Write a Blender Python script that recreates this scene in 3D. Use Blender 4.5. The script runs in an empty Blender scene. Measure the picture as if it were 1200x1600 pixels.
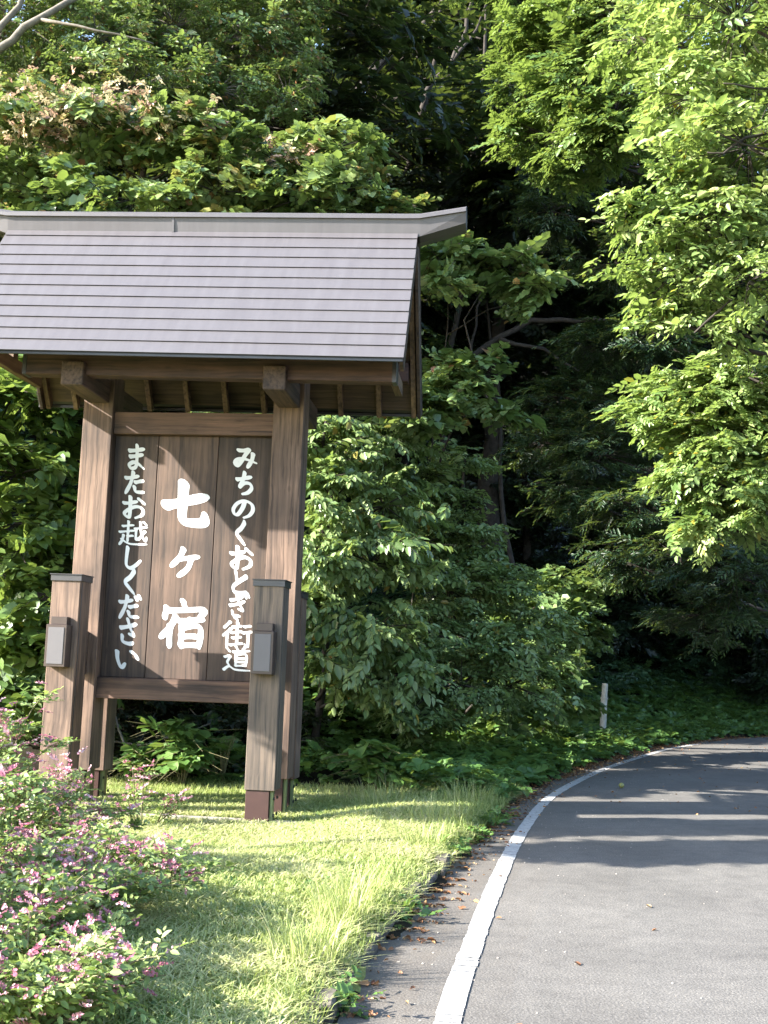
import bpy, math, random
import numpy as np

# ------------------------------------------------------------------ camera, world, sun, exposure
scene = bpy.context.scene
R = math.radians
FOC, PITCH, ROLL, CAMH = 1800.0, 0.1311, 0.035, 1.6      # focal length in pixels of a 1200x1600 frame
CAM = np.array([0.0, 0.0, CAMH])
FW = np.array([0, math.cos(PITCH), math.sin(PITCH)])
_u0 = np.array([0, -math.sin(PITCH), math.cos(PITCH)]); _r0 = np.array([1.0, 0, 0])
RT = _r0 * math.cos(ROLL) + _u0 * math.sin(ROLL)
UP = _u0 * math.cos(ROLL) - _r0 * math.sin(ROLL)
cam_data = bpy.data.cameras.new("camera")
cam = bpy.data.objects.new("camera", cam_data)
scene.collection.objects.link(cam)
cam_data.sensor_fit = 'VERTICAL'
cam_data.sensor_height = 36.0
cam_data.lens = 36.0 * FOC / 1600.0
cam_data.clip_start = 0.1
cam_data.clip_end = 1000.0
from mathutils import Matrix, Vector
cam.matrix_world = Matrix(((RT[0], UP[0], -FW[0], CAM[0]), (RT[1], UP[1], -FW[1], CAM[1]),
                           (RT[2], UP[2], -FW[2], CAM[2]), (0, 0, 0, 1)))
scene.camera = cam

SUN_TRAVEL = np.array([3.39, 0.913, -1.88]); SUN_TRAVEL /= np.linalg.norm(SUN_TRAVEL)
SUN_EL = math.asin(-SUN_TRAVEL[2])
SUN_AZ = math.atan2(-SUN_TRAVEL[0], -SUN_TRAVEL[1])       # compass angle of the sun, from +Y towards +X
world = bpy.data.worlds.new("World"); scene.world = world
world.use_nodes = True
wn = world.node_tree
sky = wn.nodes.new("ShaderNodeTexSky"); sky.sky_type = 'NISHITA'; sky.sun_disc = False
sky.sun_elevation = SUN_EL; sky.sun_rotation = SUN_AZ
wn.links.new(sky.outputs[0], wn.nodes["Background"].inputs[0])
wn.nodes["Background"].inputs[1].default_value = 0.14
sl = bpy.data.lights.new("sun", 'SUN'); sl.energy = 5.0; sl.angle = R(0.5); sl.color = (1.0, 0.94, 0.85)
sun = bpy.data.objects.new("sun", sl); scene.collection.objects.link(sun)
sun.rotation_euler = Vector(SUN_TRAVEL).to_track_quat('-Z', 'Y').to_euler()
sun.location = (-20, -5, 20)
vs = scene.view_settings
vs.view_transform = 'Standard'; vs.look = 'None'; vs.exposure = 2.55; vs.gamma = 1.0; vs.use_curve_mapping = False
scene.cycles.use_denoising = True
scene.cycles.max_bounces = 8
scene.cycles.diffuse_bounces = 4
scene.cycles.transmission_bounces = 4

def at(x, y, Y):
    """the point of the place seen at pixel (x, y) of the 1200x1600 photo, at distance Y in front of the camera"""
    d = FW * FOC + RT * (x - 600) - UP * (y - 800)
    return CAM + d * (Y / d[1])

def gp(x, y, z=0.0):
    d = FW * FOC + RT * (x - 600) - UP * (y - 800)
    return CAM + d * ((z - CAMH) / d[2])

# ------------------------------------------------------------------ helpers
C = scene.collection

def tag(o, label=None, cat=None, group=None, kind=None):
    if label: o["label"] = label
    if cat: o["category"] = cat
    if group: o["group"] = group
    if kind: o["kind"] = kind
    return o

def empty(name, loc=(0, 0, 0), rz=0.0):
    o = bpy.data.objects.new(name, None); C.objects.link(o)
    o.location = loc; o.rotation_euler = (0, 0, rz); o.empty_display_size = 0.2
    return o

def raw_mesh(name, V, F, mats, parent=None, midx=None, tint=None, smooth=False):
    """V (n,3); F list of int arrays each (m,k) with k constant per array"""
    V = np.ascontiguousarray(V, dtype=np.float32)
    Fs = [np.asarray(f, dtype=np.int32) for f in F if len(f)]
    me = bpy.data.meshes.new(name)
    me.vertices.add(len(V)); me.vertices.foreach_set("co", V.ravel())
    loops = np.concatenate([f.ravel() for f in Fs])
    counts = np.concatenate([np.full(len(f), f.shape[1], np.int32) for f in Fs])
    starts = np.concatenate([[0], np.cumsum(counts)[:-1]]).astype(np.int32)
    me.loops.add(len(loops)); me.loops.foreach_set("vertex_index", loops)
    me.polygons.add(len(counts)); me.polygons.foreach_set("loop_start", starts)
    me.polygons.foreach_set("loop_total", counts)
    if midx is not None: me.polygons.foreach_set("material_index", np.asarray(midx, np.int32))
    if smooth: me.polygons.foreach_set("use_smooth", np.ones(len(counts), bool))
    for m in (mats if isinstance(mats, (list, tuple)) else [mats]): me.materials.append(m)
    if tint is not None:
        a = me.attributes.new("tint", 'FLOAT', 'FACE'); a.data.foreach_set("value", np.asarray(tint, np.float32))
    me.update(calc_edges=True); me.validate()
    o = bpy.data.objects.new(name, me); C.objects.link(o)
    if parent: o.parent = parent
    return o

class MB:
    def __init__(self): self.v = []; self.f = []
    def add(self, vs, fs):
        n = len(self.v); self.v += [tuple(p) for p in vs]; self.f += [tuple(i + n for i in f) for f in fs]
        return self
    def hexa(self, p):        # 8 corners: bottom ring 0-3 (ccw from above), top ring 4-7
        return self.add(p, [(3, 2, 1, 0), (4, 5, 6, 7), (0, 1, 5, 4), (1, 2, 6, 5), (2, 3, 7, 6), (3, 0, 4, 7)])
    def box(self, x0, x1, y0, y1, z0, z1):
        return self.hexa([(x0, y0, z0), (x1, y0, z0), (x1, y1, z0), (x0, y1, z0), (x0, y0, z1), (x1, y0, z1), (x1, y1, z1), (x0, y1, z1)])
    def prism(self, poly, axis, a, b):
        """poly of 2D points extruded along axis 'x' from a to b; poly in (y,z)"""
        n = len(poly)
        A = [(a, p[0], p[1]) for p in poly]; B = [(b, p[0], p[1]) for p in poly]
        fs = [tuple(range(n))[::-1], tuple(range(n, 2 * n))] + [(i, (i + 1) % n, n + (i + 1) % n, n + i) for i in range(n)]
        return self.add(A + B, fs)
    def tube(self, pts, rad, sides=8, cap=True):
        pts = [Vector(p) for p in pts]; rings = []
        for i, p in enumerate(pts):
            t = (pts[min(i + 1, len(pts) - 1)] - pts[max(i - 1, 0)]).normalized()
            a = t.cross(Vector((0.3, 0.9, 0.1)) if abs(t.y) < 0.9 else Vector((1, 0, 0))).normalized(); b = t.cross(a)
            r = rad[i] if hasattr(rad, '__len__') else rad
            rings.append([p + (a * math.cos(k * 2 * math.pi / sides) + b * math.sin(k * 2 * math.pi / sides)) * r for k in range(sides)])
        vs = [tuple(q) for ring in rings for q in ring]; fs = []
        for i in range(len(pts) - 1):
            for k in range(sides):
                fs.append((i * sides + k, i * sides + (k + 1) % sides, (i + 1) * sides + (k + 1) % sides, (i + 1) * sides + k))
        if cap: fs += [tuple(range(sides))[::-1], tuple(range((len(pts) - 1) * sides, len(pts) * sides))]
        return self.add(vs, fs)
    def build(self, name, mat, parent=None, bevel=0.0, smooth=False, loc=None):
        me = bpy.data.meshes.new(name); me.from_pydata(self.v, [], self.f)
        if isinstance(mat, (list, tuple)):
            for m in mat: me.materials.append(m)
        else: me.materials.append(mat)
        import bmesh
        bm = bmesh.new(); bm.from_mesh(me); bmesh.ops.recalc_face_normals(bm, faces=bm.faces)
        if bevel: bmesh.ops.bevel(bm, geom=bm.edges[:], offset=bevel, segments=1, affect='EDGES', profile=0.5, clamp_overlap=True)
        bm.to_mesh(me); bm.free()
        if smooth:
            for p in me.polygons: p.use_smooth = True
        o = bpy.data.objects.new(name, me); C.objects.link(o)
        if parent: o.parent = parent
        if loc is not None: o.location = loc
        return o

# ------------------------------------------------------------------ materials
def new_mat(name):
    m = bpy.data.materials.new(name); m.use_nodes = True
    nt = m.node_tree; b = nt.nodes["Principled BSDF"]
    return m, nt, b

def N(nt, typ, **kw):
    n = nt.nodes.new(typ)
    for k, v in kw.items():
        if k in n.inputs.keys(): n.inputs[k].default_value = v
        else: setattr(n, k, v)
    return n

def ramp(nt, fac, stops):
    r = nt.nodes.new("ShaderNodeValToRGB")
    e = r.color_ramp.elements
    while len(e) < len(stops): e.new(0.5)
    for el, (p, c) in zip(e, stops): el.position = p; el.color = (c[0], c[1], c[2], 1)
    nt.links.new(fac, r.inputs[0])
    return r

def mixc(nt, fac, a, b, mode='MIX'):
    n = nt.nodes.new("ShaderNodeMix"); n.data_type = 'RGBA'; n.blend_type = mode
    for sock, val in ((n.inputs[0], fac), (n.inputs[6], a), (n.inputs[7], b)):
        if hasattr(val, 'is_linked'): nt.links.new(val, sock)
        elif isinstance(val, (int, float)): sock.default_value = val
        else: sock.default_value = (*val, 1)
    return n.outputs[2]

def wood(name, axis, dark, light, scale=1.0, rough=0.75, grey=0.0):
    m, nt, b = new_mat(name)
    tc = N(nt, "ShaderNodeTexCoord"); oi = N(nt, "ShaderNodeObjectInfo")
    mp = N(nt, "ShaderNodeMapping")
    s = [30.0, 30.0, 30.0]; s[axis] = 0.9
    mp.inputs['Scale'].default_value = [q * scale for q in s]
    off = N(nt, "ShaderNodeVectorMath", operation='ADD')
    sc = N(nt, "ShaderNodeVectorMath", operation='SCALE'); sc.inputs[0].default_value = (7.3, 3.1, 5.7)
    nt.links.new(oi.outputs['Random'], sc.inputs['Scale'])
    nt.links.new(tc.outputs['Object'], off.inputs[0]); nt.links.new(sc.outputs[0], off.inputs[1])
    # knots push the grain aside
    kn = N(nt, "ShaderNodeTexNoise", Scale=2.2, Detail=2.0)
    nt.links.new(off.outputs[0], kn.inputs['Vector'])
    dis = N(nt, "ShaderNodeVectorMath", operation='SCALE'); dis.inputs['Scale'].default_value = 0.05
    nt.links.new(kn.outputs['Color'], dis.inputs[0])
    add = N(nt, "ShaderNodeVectorMath", operation='ADD')
    nt.links.new(off.outputs[0], add.inputs[0]); nt.links.new(dis.outputs[0], add.inputs[1])
    nt.links.new(add.outputs[0], mp.inputs[0])
    n1 = N(nt, "ShaderNodeTexNoise", Scale=1.0, Detail=5.0, Roughness=0.62, Distortion=0.25)
    nt.links.new(mp.outputs[0], n1.inputs['Vector'])
    r1 = ramp(nt, n1.outputs['Fac'], [(0.33, [d * .75 for d in dark]), (0.45, [(d + l) / 2 for d, l in zip(dark, light)]), (0.58, light), (0.70, [l * 1.15 for l in light])])
    n2 = N(nt, "ShaderNodeTexNoise", Scale=1.7, Detail=3.0)
    nt.links.new(off.outputs[0], n2.inputs['Vector'])
    r2 = ramp(nt, n2.outputs['Fac'], [(0.3, (0.55, 0.54, 0.54)), (0.65, (1.15, 1.13, 1.11))])
    col = mixc(nt, 1.0, r1.outputs[0], r2.outputs[0], 'MULTIPLY')
    vo = N(nt, "ShaderNodeTexVoronoi", Scale=1.0)
    mk = N(nt, "ShaderNodeMapping"); ks = [5.5, 5.5, 5.5]; ks[axis] = 2.6; mk.inputs['Scale'].default_value = ks
    nt.links.new(off.outputs[0], mk.inputs[0]); nt.links.new(mk.outputs[0], vo.inputs['Vector'])
    rk = ramp(nt, vo.outputs['Distance'], [(0.06, (1, 1, 1)), (0.13, (0, 0, 0))])
    kfac = N(nt, "ShaderNodeMath", operation='MULTIPLY'); kfac.inputs[1].default_value = 0.55
    nt.links.new(rk.outputs[0], kfac.inputs[0])
    col = mixc(nt, kfac.outputs[0], col, [d * 0.7 for d in dark])
    ms = N(nt, "ShaderNodeMapping"); ss = [7.0, 7.0, 7.0]; ss[axis] = 0.45; ms.inputs['Scale'].default_value = ss
    nt.links.new(off.outputs[0], ms.inputs[0])
    n3 = N(nt, "ShaderNodeTexNoise", Scale=1.0, Detail=3.0, Roughness=0.55); nt.links.new(ms.outputs[0], n3.inputs['Vector'])
    r3 = ramp(nt, n3.outputs['Fac'], [(0.34, (0.50, 0.49, 0.50)), (0.46, (0.95, 0.95, 0.95)), (0.7, (1.1, 1.08, 1.06))])
    col = mixc(nt, 1.0, col, r3.outputs[0], 'MULTIPLY')
    if grey:
        col = mixc(nt, grey, col, (0.22, 0.20, 0.185))
    nt.links.new(col, b.inputs['Base Color'])
    b.inputs['Roughness'].default_value = rough
    bp = N(nt, "ShaderNodeBump", Strength=0.35, Distance=0.006)
    nt.links.new(n1.outputs['Fac'], bp.inputs['Height']); nt.links.new(bp.outputs[0], b.inputs['Normal'])
    return m

def plain(name, col, rough=0.5, metal=0.0, var=0.12, scale=6.0, bump=0.0, spec=0.5):
    m, nt, b = new_mat(name)
    tc = N(nt, "ShaderNodeTexCoord")
    n = N(nt, "ShaderNodeTexNoise", Scale=scale, Detail=6.0, Roughness=0.6)
    nt.links.new(tc.outputs['Object'], n.inputs['Vector'])
    r = ramp(nt, n.outputs['Fac'], [(0.3, [c * (1 - var) for c in col]), (0.7, [min(1, c * (1 + var)) for c in col])])
    nt.links.new(r.outputs[0], b.inputs['Base Color'])
    b.inputs['Roughness'].default_value = rough; b.inputs['Metallic'].default_value = metal
    b.inputs['Specular IOR Level'].default_value = spec
    if bump:
        bp = N(nt, "ShaderNodeBump", Strength=bump, Distance=0.01)
        nt.links.new(n.outputs['Fac'], bp.inputs['Height']); nt.links.new(bp.outputs[0], b.inputs['Normal'])
    return m

def leaf_mat(name, stops, trans=0.35, rough=0.42, tcol=(0.55, 0.75, 0.12), spec=0.5, tgain=1.0):
    m, nt, b = new_mat(name)
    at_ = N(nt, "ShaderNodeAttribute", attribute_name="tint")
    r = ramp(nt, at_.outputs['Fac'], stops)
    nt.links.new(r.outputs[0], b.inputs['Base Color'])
    b.inputs['Roughness'].default_value = rough; b.inputs['Specular IOR Level'].default_value = spec
    tr = N(nt, "ShaderNodeBsdfTranslucent")
    tcn = mixc(nt, 0.5, r.outputs[0], tcol, 'MIX')
    tg = mixc(nt, 1.0, tcn, (0.55 * tgain, 0.55 * tgain, 0.55 * tgain), 'MULTIPLY')
    nt.links.new(tg, tr.inputs['Color'])
    mx = N(nt, "ShaderNodeMixShader"); mx.inputs[0].default_value = trans
    nt.links.new(b.outputs[0], mx.inputs[1]); nt.links.new(tr.outputs[0], mx.inputs[2])
    nt.links.new(mx.outputs[0], nt.nodes["Material Output"].inputs[0])
    return m

YEL, BRN, RED = (0.50, 0.36, 0.04), (0.23, 0.10, 0.035), (0.30, 0.08, 0.03)
M = {}
M['leaf_bright'] = leaf_mat('leaf_bright', [(0.0, (0.11, 0.19, 0.055)), (0.5, (0.23, 0.33, 0.105)), (0.9, (0.38, 0.47, 0.19)), (0.955, (0.38, 0.36, 0.07)), (0.985, YEL)], trans=0.45, rough=.36)
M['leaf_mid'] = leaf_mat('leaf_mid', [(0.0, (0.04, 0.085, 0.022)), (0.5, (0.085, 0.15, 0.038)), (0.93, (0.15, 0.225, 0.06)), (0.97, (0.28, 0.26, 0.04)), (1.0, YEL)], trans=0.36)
M['leaf_deep_shade'] = leaf_mat('leaf_deep_shade', [(0.0, (0.005, 0.012, 0.006)), (0.6, (0.010, 0.022, 0.010)), (0.95, (0.022, 0.042, 0.016)), (1.0, (0.15, 0.15, 0.04))], trans=0.18)  # deep shade of the wood is darkened into this leaf colour
M['leaf_pale'] = leaf_mat('leaf_pale', [(0.0, (0.065, 0.12, 0.04)), (0.5, (0.135, 0.215, 0.075)), (0.92, (0.22, 0.30, 0.12)), (0.96, (0.30, 0.27, 0.07)), (1.0, (0.34, 0.17, 0.05))], trans=0.36, rough=0.36)
M['leaf_shade'] = leaf_mat('leaf_shade', [(0.0, (0.014, 0.036, 0.016)), (0.6, (0.03, 0.068, 0.028)), (0.95, (0.06, 0.11, 0.035)), (1.0, (0.2, 0.2, 0.04))], trans=0.25)  # green darkened to carry the shade on the rear hornbeam and slope
M['leaf_vine'] = leaf_mat('leaf_vine', [(0.0, (0.065, 0.12, 0.035)), (0.45, (0.155, 0.23, 0.08)), (0.82, (0.27, 0.34, 0.15)), (0.88, (0.25, 0.23, 0.07)), (0.94, (0.32, 0.19, 0.08)), (1.0, (0.25, 0.10, 0.05))], trans=0.32, rough=0.34, spec=0.65)
M['leaf_herb'] = leaf_mat('leaf_herb', [(0.0, (0.045, 0.105, 0.028)), (0.5, (0.08, 0.165, 0.04)), (0.95, (0.13, 0.23, 0.055)), (1.0, (0.2, 0.25, 0.05))], trans=0.35)
M['leaf_clover'] = leaf_mat('leaf_clover', [(0.0, (0.11, 0.18, 0.055)), (0.5, (0.22, 0.31, 0.10)), (0.95, (0.34, 0.41, 0.16)), (1.0, (0.3, 0.3, 0.1))], trans=0.4)
M['petal'] = leaf_mat('petal', [(0.0, (0.36, 0.09, 0.15)), (0.5, (0.54, 0.25, 0.31)), (1.0, (0.78, 0.62, 0.62))], trans=0.35, tcol=(0.9, 0.4, 0.6))
M['tassel'] = leaf_mat('tassel', [(0.0, (0.30, 0.15, 0.10)), (0.35, (0.48, 0.30, 0.22)), (0.6, (0.50, 0.46, 0.24)), (1.0, (0.62, 0.58, 0.38))], trans=0.35, tcol=(0.8, 0.6, 0.4))
M['grass'] = leaf_mat('grass', [(0.0, (0.17, 0.25, 0.065)), (0.45, (0.39, 0.45, 0.16)), (0.8, (0.60, 0.60, 0.31)), (1.0, (0.72, 0.64, 0.42))], trans=0.45, rough=0.55, spec=0.3, tcol=(0.6, 0.75, 0.15))
M['dead_leaf'] = leaf_mat('dead_leaf', [(0.0, (0.12, 0.055, 0.03)), (0.5, (0.25, 0.12, 0.06)), (0.85, (0.38, 0.22, 0.10)), (1.0, (0.5, 0.38, 0.2))], trans=0.15, rough=0.6, spec=0.3, tcol=(0.5, 0.3, 0.1))
M['bark'] = plain('bark', (0.042, 0.036, 0.031), 0.9, var=0.45, scale=9.0, bump=0.6, spec=0.2)
M['bark_pale'] = plain('bark_pale', (0.135, 0.12, 0.10), 0.85, var=0.35, scale=11.0, bump=0.5, spec=0.2)
M['stem'] = plain('stem', (0.13, 0.12, 0.06), 0.7, var=0.3, spec=0.3)
M['post_wood'] = wood('post_wood', 2, (0.0598, 0.0363, 0.0258), (0.1608, 0.1053, 0.0762))
M['post_wood_grey'] = wood('post_wood_grey', 2, (0.0296, 0.0218, 0.0161), (0.1273, 0.0924, 0.0661), grey=0.10)
M['beam_wood'] = wood('beam_wood', 0, (0.0484, 0.0274, 0.0192), (0.1320, 0.0752, 0.0512))
M['arm_wood'] = wood('arm_wood', 1, (0.0360, 0.0216, 0.0156), (0.0900, 0.0564, 0.0408))  # arm colour darkened for the shadow under the eave
M['board_wood'] = wood('board_wood', 2, (0.0454, 0.0287, 0.0206), (0.1022, 0.0647, 0.0461), scale=0.9)
M['board_wood_shaded'] = wood('board_wood_shaded', 2, (0.0285, 0.0178, 0.0127), (0.0649, 0.0415, 0.0294), scale=0.9)  # board wood with the shade on the outer boards put into its colour
M['eave_wood'] = wood('eave_wood', 0, (0.032, 0.017, 0.013), (0.085, 0.045, 0.034))  # reddish beam wood, with roof shade darkened into it
M['soffit_wood'] = wood('soffit_wood', 0, (0.0280, 0.0176, 0.0120), (0.0760, 0.0480, 0.0304))  # shade under the roof is darkened into the soffit colour
M['rafter_wood'] = wood('rafter_wood', 1, (0.085, 0.055, 0.034), (0.18, 0.118, 0.072))
M['base_steel'] = plain('base_steel', (0.05, 0.024, 0.021), 0.45, var=0.18, scale=4.0)
M['bolt'] = plain('bolt', (0.03, 0.03, 0.03), 0.4, 0.6)
M['strip'] = plain('strip', (0.17, 0.19, 0.08), 0.5, var=0.2, scale=14)
M['cap_metal'] = plain('cap_metal', (0.06, 0.057, 0.06), 0.4, 0.4, var=0.1)
M['lamp_frame'] = plain('lamp_frame', (0.055, 0.038, 0.032), 0.4, 0.2)
M['lamp_panel'] = plain('lamp_panel', (0.095, 0.088, 0.094), 0.5, 0.0, var=0.04)
M['paint'] = plain('paint', (0.66, 0.66, 0.66), 0.55, var=0.04, scale=9)
M['concrete'] = plain('concrete', (0.24, 0.215, 0.185), 0.9, var=0.25, scale=7, bump=0.3)
M['kerb'] = plain('kerb', (0.085, 0.075, 0.06), 0.95, var=0.6, scale=12, bump=0.6)
M['bollard'] = plain('bollard', (0.42, 0.41, 0.35), 0.6, var=0.18, scale=16)
M['fruit'] = plain('fruit', (0.20, 0.20, 0.06), 0.5, var=0.2, scale=30)

def roof_mat():
    m, nt, b = new_mat('roof_metal')
    tc = N(nt, "ShaderNodeTexCoord"); mp = N(nt, "ShaderNodeMapping"); mp.inputs['Scale'].default_value = (5.0, .8, .8)
    n = N(nt, "ShaderNodeTexNoise", Scale=2.0, Detail=6.0, Roughness=0.6)
    nt.links.new(tc.outputs['Object'], mp.inputs[0]); nt.links.new(mp.outputs[0], n.inputs['Vector'])
    r = ramp(nt, n.outputs['Fac'], [(0.28, (0.074, 0.068, 0.072)), (0.5, (0.083, 0.077, 0.081)), (0.75, (0.094, 0.088, 0.093))])
    nt.links.new(r.outputs[0], b.inputs['Base Color'])
    b.inputs['Roughness'].default_value = 0.42; b.inputs['Metallic'].default_value = 0.0; b.inputs['Specular IOR Level'].default_value = 0.5
    n2 = N(nt, "ShaderNodeTexNoise", Scale=3.0, Detail=2.0)
    nt.links.new(tc.outputs['Object'], n2.inputs['Vector'])
    bp = N(nt, "ShaderNodeBump", Strength=0.10, Distance=0.02); nt.links.new(n2.outputs['Fac'], bp.inputs['Height'])
    nt.links.new(bp.outputs[0], b.inputs['Normal'])
    return m
M['roof'] = roof_mat()

def asphalt():
    m, nt, b = new_mat('asphalt')
    tc = N(nt, "ShaderNodeTexCoord")
    n1 = N(nt, "ShaderNodeTexNoise", Scale=75.0, Detail=4.0, Roughness=0.8)
    n2 = N(nt, "ShaderNodeTexNoise", Scale=0.7, Detail=5.0, Roughness=0.55)
    v = N(nt, "ShaderNodeTexVoronoi", Scale=85.0)
    for q in (n1, n2, v): nt.links.new(tc.outputs['Object'], q.inputs['Vector'])
    r1 = ramp(nt, n1.outputs['Fac'], [(0.30, (0.053, 0.052, 0.049)), (0.5, (0.102, 0.099, 0.094)), (0.72, (0.23, 0.222, 0.205))])
    r2 = ramp(nt, n2.outputs['Fac'], [(0.3, (0.78, 0.77, 0.76)), (0.7, (1.14, 1.12, 1.10))])
    col = mixc(nt, 1.0, r1.outputs[0], r2.outputs[0], 'MULTIPLY')
    n4 = N(nt, "ShaderNodeTexNoise", Scale=6.0, Detail=7.0, Roughness=0.75); nt.links.new(tc.outputs['Object'], n4.inputs['Vector'])
    r4 = ramp(nt, n4.outputs['Fac'], [(0.33, (0.80, 0.80, 0.80)), (0.5, (1, 1, 1)), (0.68, (1.16, 1.15, 1.13))])
    col = mixc(nt, 1.0, col, r4.outputs[0], 'MULTIPLY')
    # brown dust and leaf litter stain along the left shoulder (attribute 'tint' = dirt on the strip)
    a = N(nt, "ShaderNodeAttribute", attribute_name="tint")
    n3 = N(nt, "ShaderNodeTexNoise", Scale=5.0, Detail=6.0, Roughness=0.7); nt.links.new(tc.outputs['Object'], n3.inputs['Vector'])
    mu = N(nt, "ShaderNodeMath", operation='MULTIPLY'); nt.links.new(a.outputs['Fac'], mu.inputs[0]); nt.links.new(n3.outputs['Fac'], mu.inputs[1])
    col = mixc(nt, mu.outputs[0], col, (0.095, 0.078, 0.06))
    nt.links.new(col, b.inputs['Base Color']); b.inputs['Roughness'].default_value = 0.85; b.inputs['Specular IOR Level'].default_value = 0.3
    bp = N(nt, "ShaderNodeBump", Strength=0.5, Distance=0.004); nt.links.new(v.outputs['Distance'], bp.inputs['Height'])
    nt.links.new(bp.outputs[0], b.inputs['Normal'])
    return m
M['asphalt'] = asphalt()

def soil(name, c1, c2, c3, sc=2.0):
    m, nt, b = new_mat(name)
    tc = N(nt, "ShaderNodeTexCoord")
    n1 = N(nt, "ShaderNodeTexNoise", Scale=sc, Detail=8.0, Roughness=0.7); nt.links.new(tc.outputs['Object'], n1.inputs['Vector'])
    r1 = ramp(nt, n1.outputs['Fac'], [(0.32, c1), (0.52, c2), (0.68, c3)])
    nt.links.new(r1.outputs[0], b.inputs['Base Color']); b.inputs['Roughness'].default_value = 0.95; b.inputs['Specular IOR Level'].default_value = 0.1
    bp = N(nt, "ShaderNodeBump", Strength=0.8, Distance=0.05); nt.links.new(n1.outputs['Fac'], bp.inputs['Height'])
    nt.links.new(bp.outputs[0], b.inputs['Normal'])
    return m
M['soil'] = soil('soil', (0.010, 0.009, 0.007), (0.018, 0.015, 0.010), (0.022, 0.026, 0.012))
M['turf'] = soil('turf', (0.13, 0.15, 0.045), (0.22, 0.24, 0.075), (0.30, 0.28, 0.12), 6.0)

def line_mat():
    m, nt, b = new_mat('line_paint')
    tc = N(nt, "ShaderNodeTexCoord")
    n1 = N(nt, "ShaderNodeTexNoise", Scale=22.0, Detail=6.0, Roughness=0.7); nt.links.new(tc.outputs['Object'], n1.inputs['Vector'])
    r1 = ramp(nt, n1.outputs['Fac'], [(0.36, (0.14, 0.135, 0.13)), (0.44, (0.34, 0.34, 0.335)), (0.7, (0.45, 0.45, 0.445))])
    nt.links.new(r1.outputs[0], b.inputs['Base Color']); b.inputs['Roughness'].default_value = 0.6
    return m
M['line'] = line_mat()

# ------------------------------------------------------------------ setting: terrain, road, lawn
LINE_L = np.array([(-0.45, -30), (-0.28, -8), (-0.12, 0.5), (0.10, 3.5), (0.31, 5.5), (0.52, 6.84), (0.79, 8.43), (1.11, 10.2), (1.48, 12.03), (2.08, 14.6),
                   (2.79, 16.85), (3.75, 19.5), (5.19, 22.9), (6.35, 25.4), (8.12, 28.4), (10.0, 30.8), (13.2, 33.6), (17.5, 36), (24, 38.2), (34, 40), (60, 42)])
def resample(P, step):
    # Catmull-Rom through P, then even spacing
    out = []
    for i in range(len(P) - 1):
        p0, p1, p2, p3 = P[max(i - 1, 0)], P[i], P[i + 1], P[min(i + 2, len(P) - 1)]
        for t in np.linspace(0, 1, 12, endpoint=False):
            out.append(0.5 * (2 * p1 + (p2 - p0) * t + (2 * p0 - 5 * p1 + 4 * p2 - p3) * t * t + (3 * p1 - p0 - 3 * p2 + p3) * t ** 3))
    out = np.array(out + [P[-1]])
    s = np.concatenate([[0], np.cumsum(np.linalg.norm(np.diff(out, axis=0), axis=1))])
    q = np.arange(0, s[-1], step)
    return np.stack([np.interp(q, s, out[:, k]) for k in range(2)], 1)
LINE = resample(LINE_L, 0.25)
_t = np.gradient(LINE, axis=0); _t /= np.linalg.norm(_t, axis=1)[:, None]
LN = np.stack([-_t[:, 1], _t[:, 0]], 1)                       # left normal
SHOULDER = (0.46 - 0.16 * np.clip((LINE[:, 1] - 6.5) / 4.5, 0, 1))[:, None]
EDGE = LINE + LN * SHOULDER                                     # left edge of the asphalt
ROADW = 6.3                                                     # full width, edge to edge

def edge_dist(P):
    """signed distance left of the asphalt's left edge, for points (n,2)"""
    out = np.empty(len(P))
    for i in range(0, len(P), 20000):
        q = P[i:i + 20000]
        d2 = ((q[:, None, :] - EDGE[None, :, :]) ** 2).sum(2)
        k = d2.argmin(1)
        v = q - EDGE[k]
        out[i:i + 20000] = np.sign((v * LN[k]).sum(1)) * np.sqrt(d2[np.arange(len(q)), k])
    return out

def vnoise(P, seed, scale):
    """cheap smooth value noise on 2D points"""
    q = P / scale; i = np.floor(q).astype(int); f = q - i; f = f * f * (3 - 2 * f)
    def h(a, b):
        n = (a * 374761393 + b * 668265263 + seed * 974634777) & 0x7fffffff
        n = ((n ^ (n >> 13)) * 1274126177) & 0x7fffffff
        return (n & 0xffff) / 65535.0
    a, b = i[:, 0], i[:, 1]
    return (h(a, b) * (1 - f[:, 0]) + h(a + 1, b) * f[:, 0]) * (1 - f[:, 1]) + (h(a, b + 1) * (1 - f[:, 0]) + h(a + 1, b + 1) * f[:, 0]) * f[:, 1]

def sstep(x, a, b):
    t = np.clip((x - a) / (b - a), 0, 1); return t * t * (3 - 2 * t)

def height(P):
    d = edge_dist(P)
    z = np.where(d > 0, 0.09 * sstep(d, 0.0, 0.22) - 0.11 * sstep(d, .9, 2.0) * sstep(P[:, 1], 8.5, 11.0), 0.0)
    back = sstep(P[:, 1], 15.0, 18.5)                                    # the lawn is flat up to the wood behind the sign
    z = z + np.clip(d - 2.2, 0, 60) * (0.42 * back) + 0.25 * back * np.clip(d - 1.0, 0, 1.2) + np.clip(d - 7, 0, 60) * (0.38 * back)
    z = z + 0.05 * (vnoise(P, 3, 1.3) - 0.5) * sstep(d, 0.2, 1.2) * (1 - .8 * sstep(P[:, 1], 10.0, 11.2) * (1 - back))
    r = -d - ROADW
    z = z + 0.05 * sstep(r, 0, 0.3) + np.clip(r - 2.5, 0, 60) * 0.45
    z = z + 0.8 * (vnoise(P, 5, 4.0) - 0.5) * sstep(np.maximum(d - 3, r - 3), 0, 5) * np.where(d > 0, back, 1)
    under = (d < 0.02) & (d > -ROADW - 0.02)
    return np.where(under, -0.05, z)

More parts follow.
